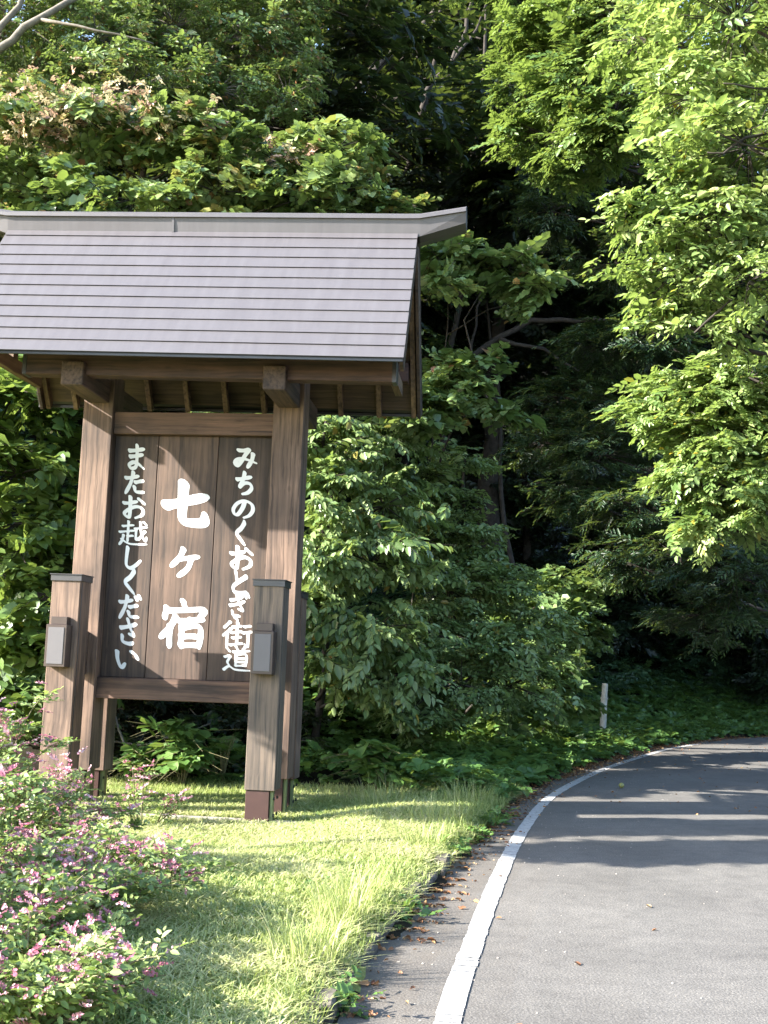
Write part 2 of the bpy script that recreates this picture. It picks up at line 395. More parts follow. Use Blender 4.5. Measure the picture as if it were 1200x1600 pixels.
def ground():
    xs = np.concatenate([np.arange(-90, -14, 2.5), np.arange(-14, 16, 0.3), np.arange(16, 90.1, 2.5)])
    ys = np.concatenate([np.arange(-40, 2, 2.5), np.arange(2, 36, 0.3), np.arange(36, 110.1, 2.5)])
    X, Y = np.meshgrid(xs, ys); P = np.stack([X.ravel(), Y.ravel()], 1)
    Z = height(P); V = np.column_stack([P, Z])
    nx, ny = len(xs), len(ys)
    i = np.arange((ny - 1) * nx).reshape(ny - 1, nx)[:, :-1].ravel()
    F = np.stack([i, i + 1, i + nx + 1, i + nx], 1)
    c = P[F].mean(1); d = edge_dist(c)
    lawn = (d > -0.05) & (c[:, 1] < 15.2) & (c[:, 1] > -20)
    o = raw_mesh('ground', V, [F], [M['soil'], M['turf']], midx=lawn.astype(int), smooth=True)
    tag(o, kind='structure')
ground()

def road():
    offs = [0.0, 0.15, 0.35, 0.55, 0.8, 1.4, 3.0, 4.6, ROADW]
    rng = np.random.default_rng(4)
    V = []; 
    for j, o in enumerate(offs):
        jit = rng.normal(0, 0.03, len(LINE)) if j in (0, len(offs) - 1) else 0
        p = EDGE - LN * (o + jit)[:, None] if j in (0, len(offs) - 1) else EDGE - LN * o
        V.append(np.column_stack([p, np.full(len(p), 0.0)]))
    n = len(LINE); V = np.concatenate(V)
    F = []; T = []
    for j in range(len(offs) - 1):
        i = np.arange(n - 1)
        F.append(np.stack([j * n + i, (j + 1) * n + i, (j + 1) * n + i + 1, j * n + i + 1], 1))
        T.append(np.full(n - 1, [1.2, .8, .5, 0.25, 0.1, 0, 0, 0.5][j]))
    o = raw_mesh('road', V, [np.concatenate(F)], M['asphalt'], tint=np.concatenate(T))
    tag(o, kind='structure')
    # worn edge line, cracked into short thermoplastic pieces
    mb = MB(); rnd = random.Random(7)
    P = resample(LINE_L, 0.03); t = np.gradient(P, axis=0); t /= np.linalg.norm(t, axis=1)[:, None]; nn = np.stack([-t[:, 1], t[:, 0]], 1)
    i = 0; total = len(P)
    while i < total - 8:
        L = rnd.choice([1, 2, 3, 3, 4, 6, 9])
        j = min(i + L, total - 1)
        w = 0.125
        if P[i][1] > 2 and P[i][1] < 27.2:
            g_ = rnd.choice([.002, .003, .006, .008]); a = P[i] + t[i] * g_; b = P[j] - t[j] * g_
            jl, jr = rnd.uniform(-0.005, 0.005), rnd.uniform(-0.005, 0.005)
            mid = (a + b) / 2
            vs_ = [a - nn[i] * (0.0 + jl), b - nn[j] * (0.0 + jl * 0.6), b - nn[j] * (w + jr * 0.6), a - nn[i] * (w + jr)]
            mb.add([(p[0], p[1], 0.006) for p in vs_], [(0, 1, 2, 3)])
        i = j
    tag(mb.build('edge_line', M['line']), kind='structure')
    # broken low kerb between the lawn and the road
    mb = MB(); rnd = random.Random(12)
    s = 0.0; k = int(np.argmin(abs(EDGE[:, 1] - 4.2)))
    while EDGE[k][1] < 9.6:
        p = EDGE[k]; tt = _t[k]; nn_ = LN[k]
        L = rnd.uniform(0.26, 0.45); gap = rnd.random() < 0.10
        if not gap:
            hgt = rnd.uniform(0.045, 0.09); w0 = rnd.uniform(0.10, 0.16); o0 = rnd.uniform(-0.02, 0.02)
            c = []
            for z in (-0.04, hgt):
                for (a, b) in ((-0.5, 0), (0.5, 0), (0.5, 1), (-0.5, 1)):
                    q = p + tt * L * (a + rnd.uniform(-.06, .06)) + nn_ * (o0 + w0 * b + rnd.uniform(-.018, .018))
                    c.append((q[0], q[1], z + (rnd.uniform(-.025, .02) if z > 0 else 0)))
            mb.hexa([c[0], c[3], c[2], c[1], c[4], c[7], c[6], c[5]])
        k += 1
    tag(mb.build('kerb', M['kerb'], bevel=0.012), kind='structure')
road()

# ------------------------------------------------------------------ the sign
U0 = np.array([-2.1421, 12.6923]); TH = 0.11
SA, SP, SS, SQ = 1.0806, 0.3391, 0.4962, 0.306      # post spacing / width, support offset / width
GZ = 0.04
def SW(u, v, w):
    c, s = math.cos(TH), math.sin(TH)
    return np.array([U0[0] + u * c + v * s, U0[1] - u * s + v * c, w])
sign = empty('roadside_sign', (U0[0], U0[1], 0.0), -TH)
tag(sign, 'tall roofed wooden welcome signboard with white brush lettering on the lawn', 'sign')
TS = -0.015                                          # the roof has settled a little to the right
def tilt(p): return (p[0], p[1], p[2] + TS * p[0])
def part(mb, name, mat, parent=None, bevel=0.006, roofy=False):
    if roofy: mb.v = [tilt(p) for p in mb.v]
    return mb.build(name, mat, parent or sign, bevel)

BASE = 0.31
for sx in (-1, 1):
    u = sx * SA
    h = SP / 2
    po = part(MB().box(u - h, u + h, -h, h, BASE + 0.05, 4.72), 'post', M['post_wood'])
    part(MB().box(u - h + .012, u + h - .05, -h + .012, h - .012, 0.0, BASE + 0.05), 'post_base', M['base_steel'], po, .004)
    st = part(MB().box(u + h - .046, u + h - .02, -h + .04, -h + .12, 0.01, BASE + 0.047), 'edge_strip', M['strip'], po, .002)
    q = SQ / 2
    for sv in (-1, 1):
        v = sv * SS if sv > 0 else -.72
        u = sx * SA if sv > 0 else (-1.03 if sx < 0 else 1.105)
        top = 2.40 if sv < 0 else 2.36
        sp = part(MB().box(u - q, u + q, v - q, v + q, BASE, top), 'support_post', M['post_wood_grey'] if (sx > 0 and sv < 0) else M['post_wood'])
        cp = MB().box(u - q - .022, u + q + .022, v - q - .022, v + q + .022, top + .002, top + .012)
        cp.box(u - q - .012, u + q + .012, v - q - .012, v + q + .012, top - .06, top + .0015)
        part(cp, 'post_cap', M['cap_metal'], sp, .002)
        part(MB().box(u - q + .012, u + q - .055, v - q + .012, v + q - .012, 0.0, BASE - .001), 'post_base', M['base_steel'], sp, .004)
        s = MB().box(u + q - .05, u + q - .022, v - q + .04, v - q + .11, 0.01, BASE - .004)
        part(s, 'edge_strip', M['strip'], sp, .002)
        for z in (0.07, 0.23):
            for vv in (v - q + .07, v + q - .07):
                part(MB().tube([(u + q - .024, vv, z), (u + q - .008, vv, z)], 0.016, 8), 'bolt', M['bolt'], sp, 0)
        if sv < 0:      # fixing straps on the right side of the front supports: dark line joints
            j = MB().box(u + q + .0005, u + q + .004, v - q + .04, v - q + .055, BASE + .02, top - .08)
            part(j, 'corner_bead', M['cap_metal'], sp, 0)
            lu = u + (-.015 if sx < 0 else -.012)
            lamp = part(MB().box(lu - .105, lu + .115, v - q - .15, v - q - .002, 1.455, 1.885), 'lamp', M['lamp_frame'], None, .006)
            part(MB().box(lu - .078, lu + .088, v - q - .156, v - q - .1505, 1.485, 1.855), 'lamp_panel', M['lamp_panel'], lamp, .002)
            part(MB().box(lu - .08, lu + .09, v - q - .10, v - q - .003, 1.8855, 1.965), 'lamp_bracket', M['lamp_frame'], lamp, .004)
# tie pieces that hold supports to the posts
    u = sx * SA
    part(MB().box(u - .06, u + .07, -.72 + q + .001, -SP / 2 - .001, 1.38, 1.84), 'tie_beam', M['arm_wood'])
    part(MB().box(u - .06, u + .07, SP / 2 + .001, SS - q - .001, 1.38, 1.84), 'tie_beam', M['arm_wood'])

IL, IR = -SA + SP / 2 + .001, SA - SP / 2 - .001
part(MB().box(IL, IR, -.11, .09, 4.05, 4.30), 'top_rail', M['beam_wood'])
part(MB().box(IL, IR, -.11, .09, 1.125, 1.355), 'bottom_rail', M['beam_wood'])
VP = -.03
seams = [IL, -0.405, 0.283, IR]
boards = []
for k in range(3):
    boards.append(part(MB().box(seams[k] + .003, seams[k + 1] - .003, VP, .02, 1.356, 4.049), 'sign_board', M['board_wood'] if k == 1 else M['board_wood_shaded'], None, .006))

# --- lettering: brush strokes in a unit box (x right, y down), turned into one flat sheet of paint per column
G = {
 'mi': [[(.18,.12),(.42,.13),(.64,.08),(.48,.34),(.30,.70),(.14,.88),(.04,.76),(.14,.58),(.45,.54),(.98,.74)],[(.82,.30),(.78,.60),(.60,.97)]],
 'chi': [[(.08,.30),(.45,.26),(.86,.18)],[(.48,.0),(.40,.33),(.24,.64),(.5,.47),(.80,.50),(.90,.70),(.70,.90),(.40,.97)]],
 'no': [[(.55,.14),(.48,.45),(.28,.80),(.12,.76),(.07,.52),(.24,.22),(.55,.09),(.86,.25),(.94,.55),(.80,.84),(.55,.97)]],
 'ku': [[(.80,.02),(.55,.26),(.16,.48),(.45,.70),(.90,.98)]],
 'o': [[(.03,.28),(.30,.28),(.62,.20)],[(.30,.0),(.32,.4),(.30,.90),(.13,.86),(.08,.72),(.35,.52),(.65,.44),(.90,.58),(.88,.82),(.58,.97)],[(.70,.10),(.97,.32)]],
 'to': [[(.25,.03),(.36,.42)],[(.92,.22),(.48,.44),(.14,.66),(.22,.90),(.60,.96),(.98,.90)]],
 'gi': [[(.05,.22),(.42,.17),(.70,.08)],[(.02,.42),(.42,.37),(.82,.26)],[(.34,.0),(.50,.32),(.74,.60),(.48,.56)],[(.16,.66),(.22,.80),(.60,.84)],[(.30,.88),(.48,.99)],[(.82,.02),(.90,.13)],[(.97,-.03),(1.05,.09)]],
 'gai': [[(.25,.0),(.05,.24)],[(.29,.27),(.03,.56)],[(.17,.46),(.17,.99)],[(.36,.20),(.64,.15)],[(.50,.02),(.50,.42)],[(.31,.43),(.67,.37)],[(.36,.64),(.64,.59)],[(.50,.46),(.50,.88)],[(.29,.92),(.69,.84)],[(.74,.18),(.95,.14)],[(.70,.43),(1.0,.37)],[(.87,.42),(.87,.95),(.77,.88)]],
 'dou': [[(.44,.0),(.52,.13)],[(.80,-.02),(.70,.13)],[(.34,.21),(.97,.15)],[(.64,.2),(.58,.31)],[(.45,.32),(.45,.78)],[(.45,.33),(.84,.31),(.84,.78)],[(.45,.48),(.82,.47)],[(.45,.62),(.82,.61)],[(.45,.77),(.84,.76)],[(.09,.06),(.21,.2)],[(.02,.42),(.23,.38),(.13,.62),(.22,.78)],[(.0,.94),(.2,.80),(.45,.93),(1.02,.96)]],
 'ma': [[(.08,.21),(.5,.19),(.92,.13)],[(.14,.46),(.5,.43),(.86,.37)],[(.5,.0),(.53,.5),(.50,.88),(.25,.96),(.10,.82),(.35,.70),(.65,.78),(.95,.97)]],
 'ta': [[(.03,.26),(.35,.24),(.66,.16)],[(.38,.0),(.28,.5),(.04,.98)],[(.52,.46),(.7,.43),(.92,.38)],[(.48,.68),(.58,.90),(.98,.92)]],
 'koe': [[(.1,.2),(.5,.15)],[(.3,.0),(.3,.42)],[(.0,.45),(.55,.38)],[(.3,.42),(.3,.85)],[(.3,.63),(.5,.6)],[(.14,.58),(.1,.8),(.0,.99)],[(.08,.76),(.4,.95),(1.02,.96)],[(.56,.31),(1.0,.23)],[(.6,.3),(.61,.76),(.72,.68)],[(.74,.03),(.80,.5),(.95,.82),(1.0,.66)],[(.93,.42),(.70,.78)],[(.87,.03),(.97,.14)]],
 'shi': [[(.16,.0),(.12,.5),(.16,.86),(.48,.97),(.98,.62)]],
 'da': [[(.03,.26),(.32,.24),(.62,.16)],[(.36,.0),(.27,.5),(.04,.98)],[(.50,.48),(.68,.45),(.88,.40)],[(.46,.70),(.56,.90),(.95,.92)],[(.76,.05),(.84,.17)],[(.92,-.01),(1.0,.11)]],
 'sa': [[(.05,.33),(.5,.27),(.92,.17)],[(.42,.0),(.60,.36),(.80,.62),(.52,.58)],[(.16,.66),(.20,.88),(.58,.98),(.80,.93)]],
 'i': [[(.03,.10),(.08,.55),(.26,.97),(.42,.74)],[(.68,.12),(.86,.28),(.97,.52)]],
 'shichi': [[(.0,.53),(.4,.45),(.99,.30)],[(.40,.0),(.40,.5),(.42,.88),(.60,.96),(.94,.94),(.96,.74)]],
 'ke': [[(.42,.0),(.30,.30),(.0,.64)],[(.30,.35),(.60,.33),(1.0,.26)],[(.72,.34),(.62,.70),(.28,1.0)]],
 'yado': [[(.48,.0),(.53,.13)],[(.11,.15),(.07,.38)],[(.11,.20),(.5,.19),(.97,.17),(.86,.35)],[(.33,.34),(.20,.58),(.0,.80)],[(.21,.55),(.21,1.0)],[(.42,.43),(.97,.38)],[(.68,.40),(.58,.56)],[(.48,.57),(.48,1.0)],[(.48,.57),(.89,.55),(.89,1.0)],[(.48,.76),(.86,.75)],[(.48,.95),(.89,.94)]],
}
def glyph(key, uc, wc, du, dw, thick):
    """marching squares over the union of the strokes -> (V, tris)"""
    n = 92; pad = 0.14
    xs = np.linspace(-pad, 1 + pad, n)
    X, Y = np.meshgrid(xs, xs)
    D = np.full((n, n), 9.0)
    for st in G[key]:
        P = np.array(st, float)
        fine = []
        K = 10
        for i in range(len(P) - 1):
            p0, p1, p2, p3 = P[max(i - 1, 0)], P[i], P[i + 1], P[min(i + 2, len(P) - 1)]
            for t in np.linspace(0, 1, K, endpoint=False):
                fine.append(0.5 * (2 * p1 + (p2 - p0) * t + (2 * p0 - 5 * p1 + 4 * p2 - p3) * t * t + (3 * p1 - p0 - 3 * p2 + p3) * t ** 3))
        fine = np.array(fine + [P[-1]]); m = len(fine)
        s = np.linspace(0, 1, m)
        wid = thick * (1.10 - 0.24 * np.sin(np.pi * np.clip(s * 1.15, 0, 1)) - 0.55 * np.clip((s - 0.70) / 0.30, 0, 1) ** 1.6)
        for (px, py), wd, i in zip(fine, wid, range(m)):
            # brush: the mark is a slightly slanted ellipse, wider across than the pen's own direction
            a = (X - px) * 0.766 + (Y - py) * 0.643; b = (Y - py) * 0.766 - (X - px) * 0.643
            D = np.minimum(D, np.sqrt(a * a * 0.62 + b * b * 1.75) - wd * (1.24 if thick > .09 else 1.10))
    V = []; T = []; cache = {}
    def vert(k):
        if k in cache: return cache[k]
        (i, j, i2, j2) = k
        if (i, j) == (i2, j2): x, y = xs[j], xs[i]
        else:
            d0, d1 = D[i, j], D[i2, j2]; t = d0 / (d0 - d1)
            x, y = xs[j] + t * (xs[j2] - xs[j]), xs[i] + t * (xs[i2] - xs[i])
        V.append((uc + (x - .5) * du, wc - (y - .5) * dw)); cache[k] = len(V) - 1
        return cache[k]
    for i in range(n - 1):
        for j in range(n - 1):
            c = [(i, j), (i, j + 1), (i + 1, j + 1), (i + 1, j)]
            ins = [D[a] < 0 for a in c]
            if not any(ins): continue
            poly = []
            for k in range(4):
                a, b = c[k], c[(k + 1) % 4]
                if ins[k]: poly.append(vert((*a, *a)))
                if ins[k] != ins[(k + 1) % 4]:
                    poly.append(vert((*a, *b)) if a < b else vert((*b, *a)))
            for q in range(1, len(poly) - 1): T.append((poly[0], poly[q], poly[q + 1]))
    return V, T
def lettering(board, items, label):
    V = []; T = []
    for key, uc, wc, du, dw, th in items:
        v, t = glyph(key, uc, wc, du, dw, th)
        n = len(V); V += [(a, VP - 0.0025, b) for a, b in v]; T += [(a + n, b + n, c + n) for a, b, c in t]
    o = raw_mesh('lettering', np.array(V), [np.array(T)], M['paint'], board)
    o["label"] = label
    return o
lettering(boards[2], [('mi',.595,3.809,.253,.228,.082),('chi',.597,3.52,.205,.246,.082),('no',.595,3.242,.252,.214,.078),('ku',.580,2.966,.13,.252,.10),('o',.607,2.691,.251,.251,.075),
    ('to',.595,2.423,.175,.245,.088),('gi',.602,2.155,.20,.279,.060),('gai',.600,1.861,.331,.27,.046),('dou',.614,1.597,.285,.262,.045)], 'white brush lettering on the right board')
lettering(boards[0], [('ma',-.652,3.796,.20,.267,.080),('ta',-.650,3.506,.225,.241,.080),('o',-.642,3.227,.25,.244,.075),('koe',-.633,2.942,.307,.262,.046),('shi',-.621,2.665,.19,.23,.088),
    ('ku',-.640,2.396,.15,.259,.095),('da',-.622,2.12,.235,.246,.076),('sa',-.616,1.851,.20,.268,.080),('i',-.612,1.558,.253,.201,.082)], 'white brush lettering on the left board')
lettering(boards[1], [('shichi',-.045,3.279,.46,.449,.098),('ke',-.028,2.628,.306,.299,.085),('yado',-.010,1.952,.49,.499,.060)], 'large white brush lettering on the middle board')

# --- roof
RL, RH, WE, WR = 2.44, 1.30, 4.65, 6.60
def slope(sv):
    """stepped metal courses from eave to ridge on one side (sv=-1 front)"""
    mb = MB(); n = 13
    for k in range(n):
        a, b = k / n, (k + 1) / n
        v0, w0 = sv * RH * (1 - a), WE + (WR - WE) * a
        v1, w1 = sv * RH * (1 - b), WE + (WR - WE) * b
        L = math.hypot(v1 - v0, w1 - w0); nv, nw = sv * (WR - WE) / math.hypot(RH, WR - WE), RH / math.hypot(RH, WR - WE)
        lip = 0.019
        ov = .009; dv, dw = (v0 - v1) / L * ov, (w0 - w1) / L * ov
        poly = [(v0 + dv + nv * (lip - .005), w0 + dw + nw * (lip - .005)), (v1 + nv * .001, w1 + nw * .001), (v1 + nv * .006, w1 + nw * .006), (v0 + dv + nv * lip, w0 + dw + nw * lip)]
        e = (k % 2) * .0012
        mb.prism(poly, 'x', -(2.42 - .11 * min(1, k / (n * .85))) - e, RL + e)
    return mb
roof = part(slope(-1), 'roof_slope', M['roof'], None, 0, True)
part(slope(1), 'roof_slope', M['roof'], None, 0, True)
# eave trim under the lowest course and verge trim
rv, rw = RH, WR - WE; rl = math.hypot(rv, rw)
for sv in (-1, 1):
    mb = MB().box(-2.40, RL - .01, min(sv * (RH - .03), sv * (RH - .004)), max(sv * (RH - .03), sv * (RH - .004)), WE - .032, WE - .002)
    part(mb, 'eave_trim', M['cap_metal'], None, 0, True)
    p = [(sv * RH, WE), (sv * .02, WR - .02 * rw / rl), (sv * .02, WR - .02 * rw / rl - .01), (sv * RH, WE - .01)]
    part(MB().prism(p, 'x', -2.295, RL - .012), 'underlay', M['bolt'], None, 0, True)
    # sheathing boards on rafters
    off = .012; th = .03
    def sl(sv, a, d):   # point at fraction a up the slope, d below the metal
        return (sv * (RH * (1 - a) - 0.0) - sv * d * rw / rl, WE + rw * a - d * rv / rl)
    p = [sl(sv, .03, off), sl(sv, .985, off), sl(sv, .985, off + th), sl(sv, .03, off + th)]
    part(MB().prism(p, 'x', -2.27, RL - .05), 'sheathing', M['soffit_wood'], None, 0, True)
    for ru in (-2.235, -1.88, -1.40, -.93, -.447, .032, .508, .985, 1.457, 1.923, 2.345):
        lo = .1 if sv < 0 else .0
        p = [sl(sv, lo + .015, off + th + .001), sl(sv, .95, off + th + .001), sl(sv, .95, off + th + .09), sl(sv, lo, off + th + .09)]
        part(MB().prism(p, 'x', ru - .03, ru + .03), 'rafter', M['rafter_wood'], None, .004, True)
    for ex in (-1, 1):   # barge boards at the gables
        p = [sl(sv, .0, .014), sl(sv, .99, .014), sl(sv, .99, .20), sl(sv, .01, .20)]
        lim = RL if ex > 0 else 2.32
        x0 = ex * (lim - .045); x1 = ex * (lim - .008)
        part(MB().prism(p, 'x', min(x0, x1), max(x0, x1)), 'barge_board', M['soffit_wood'], None, .003, True)
    # eave beams carried by the arms
    bw = 4.50 if sv < 0 else 4.93
    v0, v1 = sorted((sv * .92, sv * .76))
    beam_m = M['eave_wood']
    bm_ = part(MB().box(-1.655, 2.33 if sv < 0 else 2.3, v0, v1, bw, bw + .22) if sv < 0 else MB().box(-2.3, 2.3, v0, v1, bw, bw + .22), 'eave_beam', beam_m, None, .006, True)
    if sv < 0:
        part(MB().box(-1.665, -1.620, v0 - .004, v1 + .004, bw - .004, bw + .224), 'beam_cap', M['cap_metal'], bm_, .002, True)
        part(MB().box(2.29, 2.336, v0 - .004, v1 + .004, bw - .004, bw + .224), 'beam_cap', M['cap_metal'], bm_, .002, True)
    else:
        pass
for sx in (-1, 1):
    u = sx * SA
    part(MB().hexa([(u - .12, -1.0, 4.37), (u + .12, -1.0, 4.37), (u + .12, 1.0, 4.37), (u - .12, 1.0, 4.37), (u - .12, -1.0, 4.63), (u + .12, -1.0, 4.63), (u + .12, 1.0, 4.63), (u - .12, 1.0, 4.63)]), 'bracket_arm', M['arm_wood'], None, .01, True)
    part(MB().box(u - .11, u + .11, -.11, .11, 4.73, 6.20), 'king_post', M['post_wood'], None, .005)
part(MB().box(-2.26, 2.33, -.10, .10, 6.201, 6.37), 'ridge_beam', M['beam_wood'], None, .005, True)
for sx in (-1, 1):   # gable truss boards, seen edge on at the right end
    x = sx * 2.2
    g = MB().box(x - .03, x + .03, -.06, .06, 4.74, 5.97)
    g.box(x - .04, x + .04, -.75, .75, 4.745, 4.90)
    part(g, 'gable_strut', M['rafter_wood'], None, 0, True)
# ridge cap: folded metal box with turned-up ends
def ridge_cap():
    mb = MB()
    us = [-2.82, -2.55, -2.31, -2.1, -1.2, -.345, .5, 1.6, 2.30, 2.46, 2.97]
    def prof(u):
        k = max(0, u - 2.42, -u - 2.29) / .53
        top = 6.585 + .085 * k ** 1.3
        bot = 6.30 + .17 * k
        return top, bot
    rings = []
    for u in us:
        t, b = prof(u)
        y = .19
        rings.append([(u, -y + .035, b + .035), (u, -y, t - .050), (u, -y - .026, t - .050), (u, -y - .026, t - .010), (u, 0, t + .09), (u, y + .026, t - .010), (u, y + .026, t - .050), (u, y, t - .050), (u, y - .035, b + .035), (u, 0, max(b + .02, t - .06) if -2.32 < u < 2.45 else b + .02)])
    vs_ = [p for r in rings for p in r]; m = len(rings[0]); fs = []
    for i in range(len(us) - 1):
        for k in range(m): fs.append((i * m + k, i * m + (k + 1) % m, (i + 1) * m + (k + 1) % m, (i + 1) * m + k))
    fs += [tuple(range(m)), tuple(range((len(us) - 1) * m, len(us) * m))]
    mb.add(vs_, fs)
    return mb
rc = part(ridge_cap(), 'ridge_cap', M['roof'], None, 0, True)
part(MB().hexa([(-.36, -.170, 6.33), (-.335, -.170, 6.33), (-.335, -.16, 6.33), (-.36, -.16, 6.33), (-.36, -.198, 6.53), (-.335, -.198, 6.53), (-.335, -.19, 6.53), (-.36, -.19, 6.53)]), 'cap_joint', M['roof'], rc, 0, True)

# footing slab edge in front of the sign
sb = empty('concrete_footing', (U0[0], U0[1], 0), -TH); sb['kind'] = 'structure'
fb = MB().box(-1.9, 2.12, -.88, -.67, -.15, .012)
fo = fb.build('slab', M['concrete'], sb, 0.015)

# ------------------------------------------------------------------ foliage
def leaf_shape(kind):
    if kind == 'ovate':
        x = [0, .28, .68, 1.0]; w = [0, .25, .21, 0]
    elif kind == 'broad':
        x = [0, .18, .62, 1.0]; w = [0, .44, .36, 0]
    elif kind == 'narrow':
        x = [0, .3, .7, 1.0]; w = [0, .13, .11, 0]
    elif kind == 'round':
        x = [0, .2, .75, 1.0]; w = [0, .36, .34, 0]
    V = [(0, 0, 0), (x[1], -w[1], .06), (x[2], -w[2], .03), (1, 0, -.12), (x[2], w[2], .03), (x[1], w[1], .06)]
    return np.array(V)
LF = np.array([(0, 1, 2, 3), (0, 3, 4, 5)])

def rotmat(axis_x, up):
    """orthonormal frames (n,3,3) columns x,y,z from direction and approximate normal"""
    x = axis_x / np.linalg.norm(axis_x, axis=1)[:, None]
    z = up - (up * x).sum(1)[:, None] * x; z /= np.linalg.norm(z, axis=1)[:, None] + 1e-9
    y = np.cross(z, x)
    return np.stack([x, y, z], 2)

def spray_template(rng, shape, n=11, length=4.2, droop=0.25, leaf_ang=50, hang=0.0, jitter=0.3):
    """a twig along +x with two ranks of leaves; unit = leaf length"""
    L = leaf_shape(shape); V = []
    for i in range(n):
        t = (i + 0.6) / n
        side = 1 if i % 2 else -1
        last = i == n - 1
        a = 0 if last else side * R(leaf_ang * rng.uniform(.7, 1.25) * (1.1 - .35 * t))
        base = np.array([length * t, 0, -droop * length * t * t + rng.normal(0, .06)])
        d = np.array([math.cos(a), math.sin(a), -2 * droop * t * .6 - hang + rng.normal(0, jitter * .6)])
        up = np.array([rng.normal(0, jitter), rng.normal(0, jitter), 1.0])
        Rm = rotmat(d[None], up[None])[0]
        s = rng.uniform(.75, 1.15) * (0.8 + .5 * math.sin(math.pi * min(1, t + .1)))
        V.append((L * s) @ Rm.T + base)
    return np.concatenate(V), length

class Foliage:
    def __init__(self, seed): self.rng = np.random.default_rng(seed); self.V = []; self.F = []; self.T = []; self.Mi = []; self.n = 0
    def put(self, V, F, T, mi):
        self.V.append(V); self.F.append(F + self.n); self.T.append(T); self.Mi.append(np.full(len(F), mi)); self.n += len(V)
    def sprays(self, tmpl, org, head, up, size, tint, mi=0, autumn=0.0, twigs=True):
        """many sprays at org (n,3)"""
        n = len(org)
        Rm = rotmat(head, up)
        idx = self.rng.integers(0, len(tmpl), n)
        for k, (tv, ln) in enumerate(tmpl):
            s = np.where(idx == k)[0]
            if not len(s): continue
            W = np.einsum('vj,nij->nvi', tv, Rm[s]) * size[s][:, None, None] + org[s][:, None, :]
            nl = len(tv) // 6
            base = (np.arange(len(s) * nl) * 6)[:, None, None] + LF[None]
            t = np.clip(tint[s][:, None] + self.rng.normal(0, .16, (len(s), nl)), 0, .9)
            if autumn: t = np.where(self.rng.random((len(s), nl)) < autumn, self.rng.uniform(.92, 1, (len(s), nl)), t)
            self.put(W.reshape(-1, 3), base.reshape(-1, 4), np.repeat(t.ravel(), 2), mi)
        if twigs:
            e = org + head / np.linalg.norm(head, axis=1)[:, None] * (size * 4.0)[:, None] - Rm[:, :, 2] * (size * .8)[:, None]
            self.rods(org, e, size * .035, size * .015, 1)
    def rods(self, a, b, r0, r1, mi=1):
        n = len(a); d = b - a
        Rm = rotmat(d + 1e-6, np.tile([.2, .1, 1.0], (n, 1)))
        out = []
        for k in range(3):
            c, s = math.cos(k * 2.094), math.sin(k * 2.094)
            w = Rm[:, :, 1] * c + Rm[:, :, 2] * s
            out.append(a + w * r0[:, None]); out.append(b + w * r1[:, None])
        V = np.stack(out, 1).reshape(-1, 3)
        f = np.array([(0, 2, 3, 1), (2, 4, 5, 3), (4, 0, 1, 5)])
        self.put(V, ((np.arange(n) * 6)[:, None, None] + f[None]).reshape(-1, 4), np.full(n * 3, .5), mi)
    def build(self, name, mats, parent=None):
        return raw_mesh(name, np.concatenate(self.V), [np.concatenate(self.F)], mats, parent, np.concatenate(self.Mi), np.concatenate(self.T))

TM = {}
def templates(shape, **kw):
    key = (shape, tuple(sorted(kw.items())))
    if key not in TM:
        rng = np.random.default_rng(abs(hash(str(key))) % 1000 if False else sum(map(ord, str(key))))
        TM[key] = [spray_template(rng, shape, **kw) for _ in range(6)]
    return TM[key]

def fill_blob(fo, c, Rad, leaf, tm, dens=1.0, autumn=0.0, inner=0.45, tier=0.5, lean=(0, 0, 0), k=8, tint0=0.45):
    """clumps of sprays spread through an ellipsoid, thicker towards its outside and gathered into tiers"""
    rng = fo.rng; c = np.asarray(c, float); Rad = np.asarray(Rad, float)
    area = 4 * math.pi * (((Rad[0] * Rad[1]) ** 1.6 + (Rad[0] * Rad[2]) ** 1.6 + (Rad[1] * Rad[2]) ** 1.6) / 3) ** (1 / 1.6)
    cl = leaf * 4.2
    ns = max(4, int(dens * area / (cl * cl) * 1.15))
    d = rng.normal(0, 1, (ns, 3)); d /= np.linalg.norm(d, axis=1)[:, None]
    rad = inner + (1.02 - inner) * rng.random(ns) ** .55
    lump = 1 + .16 * np.sin(d[:, 0] * 5.1 + c[0] * 3) * np.sin(d[:, 2] * 4.3 + c[2]) + rng.normal(0, .06, ns)
    p = c + d * Rad * (rad * lump)[:, None]
    if tier: p[:, 2] += tier * (np.round(p[:, 2] / (cl * .8)) * cl * .8 - p[:, 2])
    ctint = np.clip(tint0 + rng.normal(0, .2, ns), .02, .88)
    # twigs out to each clump
    fo.rods(c + (p - c) * .15, p, np.full(ns, leaf * .09), np.full(ns, leaf * .04), 1)
    P = np.repeat(p, k, 0); D = np.repeat(d, k, 0); n = len(P)
    az = np.arctan2(D[:, 1], D[:, 0]) + rng.normal(0, .95, n)
    pit = rng.normal(-.12, .28, n) + D[:, 2] * .25
    head = np.stack([np.cos(az) * np.cos(pit), np.sin(az) * np.cos(pit), np.sin(pit)], 1) + np.asarray(lean)
    org = P + rng.normal(0, .28, (n, 3)) * cl * np.array([1, 1, .45]) - head * cl * .4
    up = np.array([0, 0, 1.0]) + D * .55 + rng.normal(0, .28, (n, 3))
    size = leaf * rng.uniform(.6, 1.3, n) * np.repeat(rng.uniform(.8, 1.15, ns), k)
    fo.sprays(tm, org, head, up, size, np.repeat(ctint, k), 0, autumn)

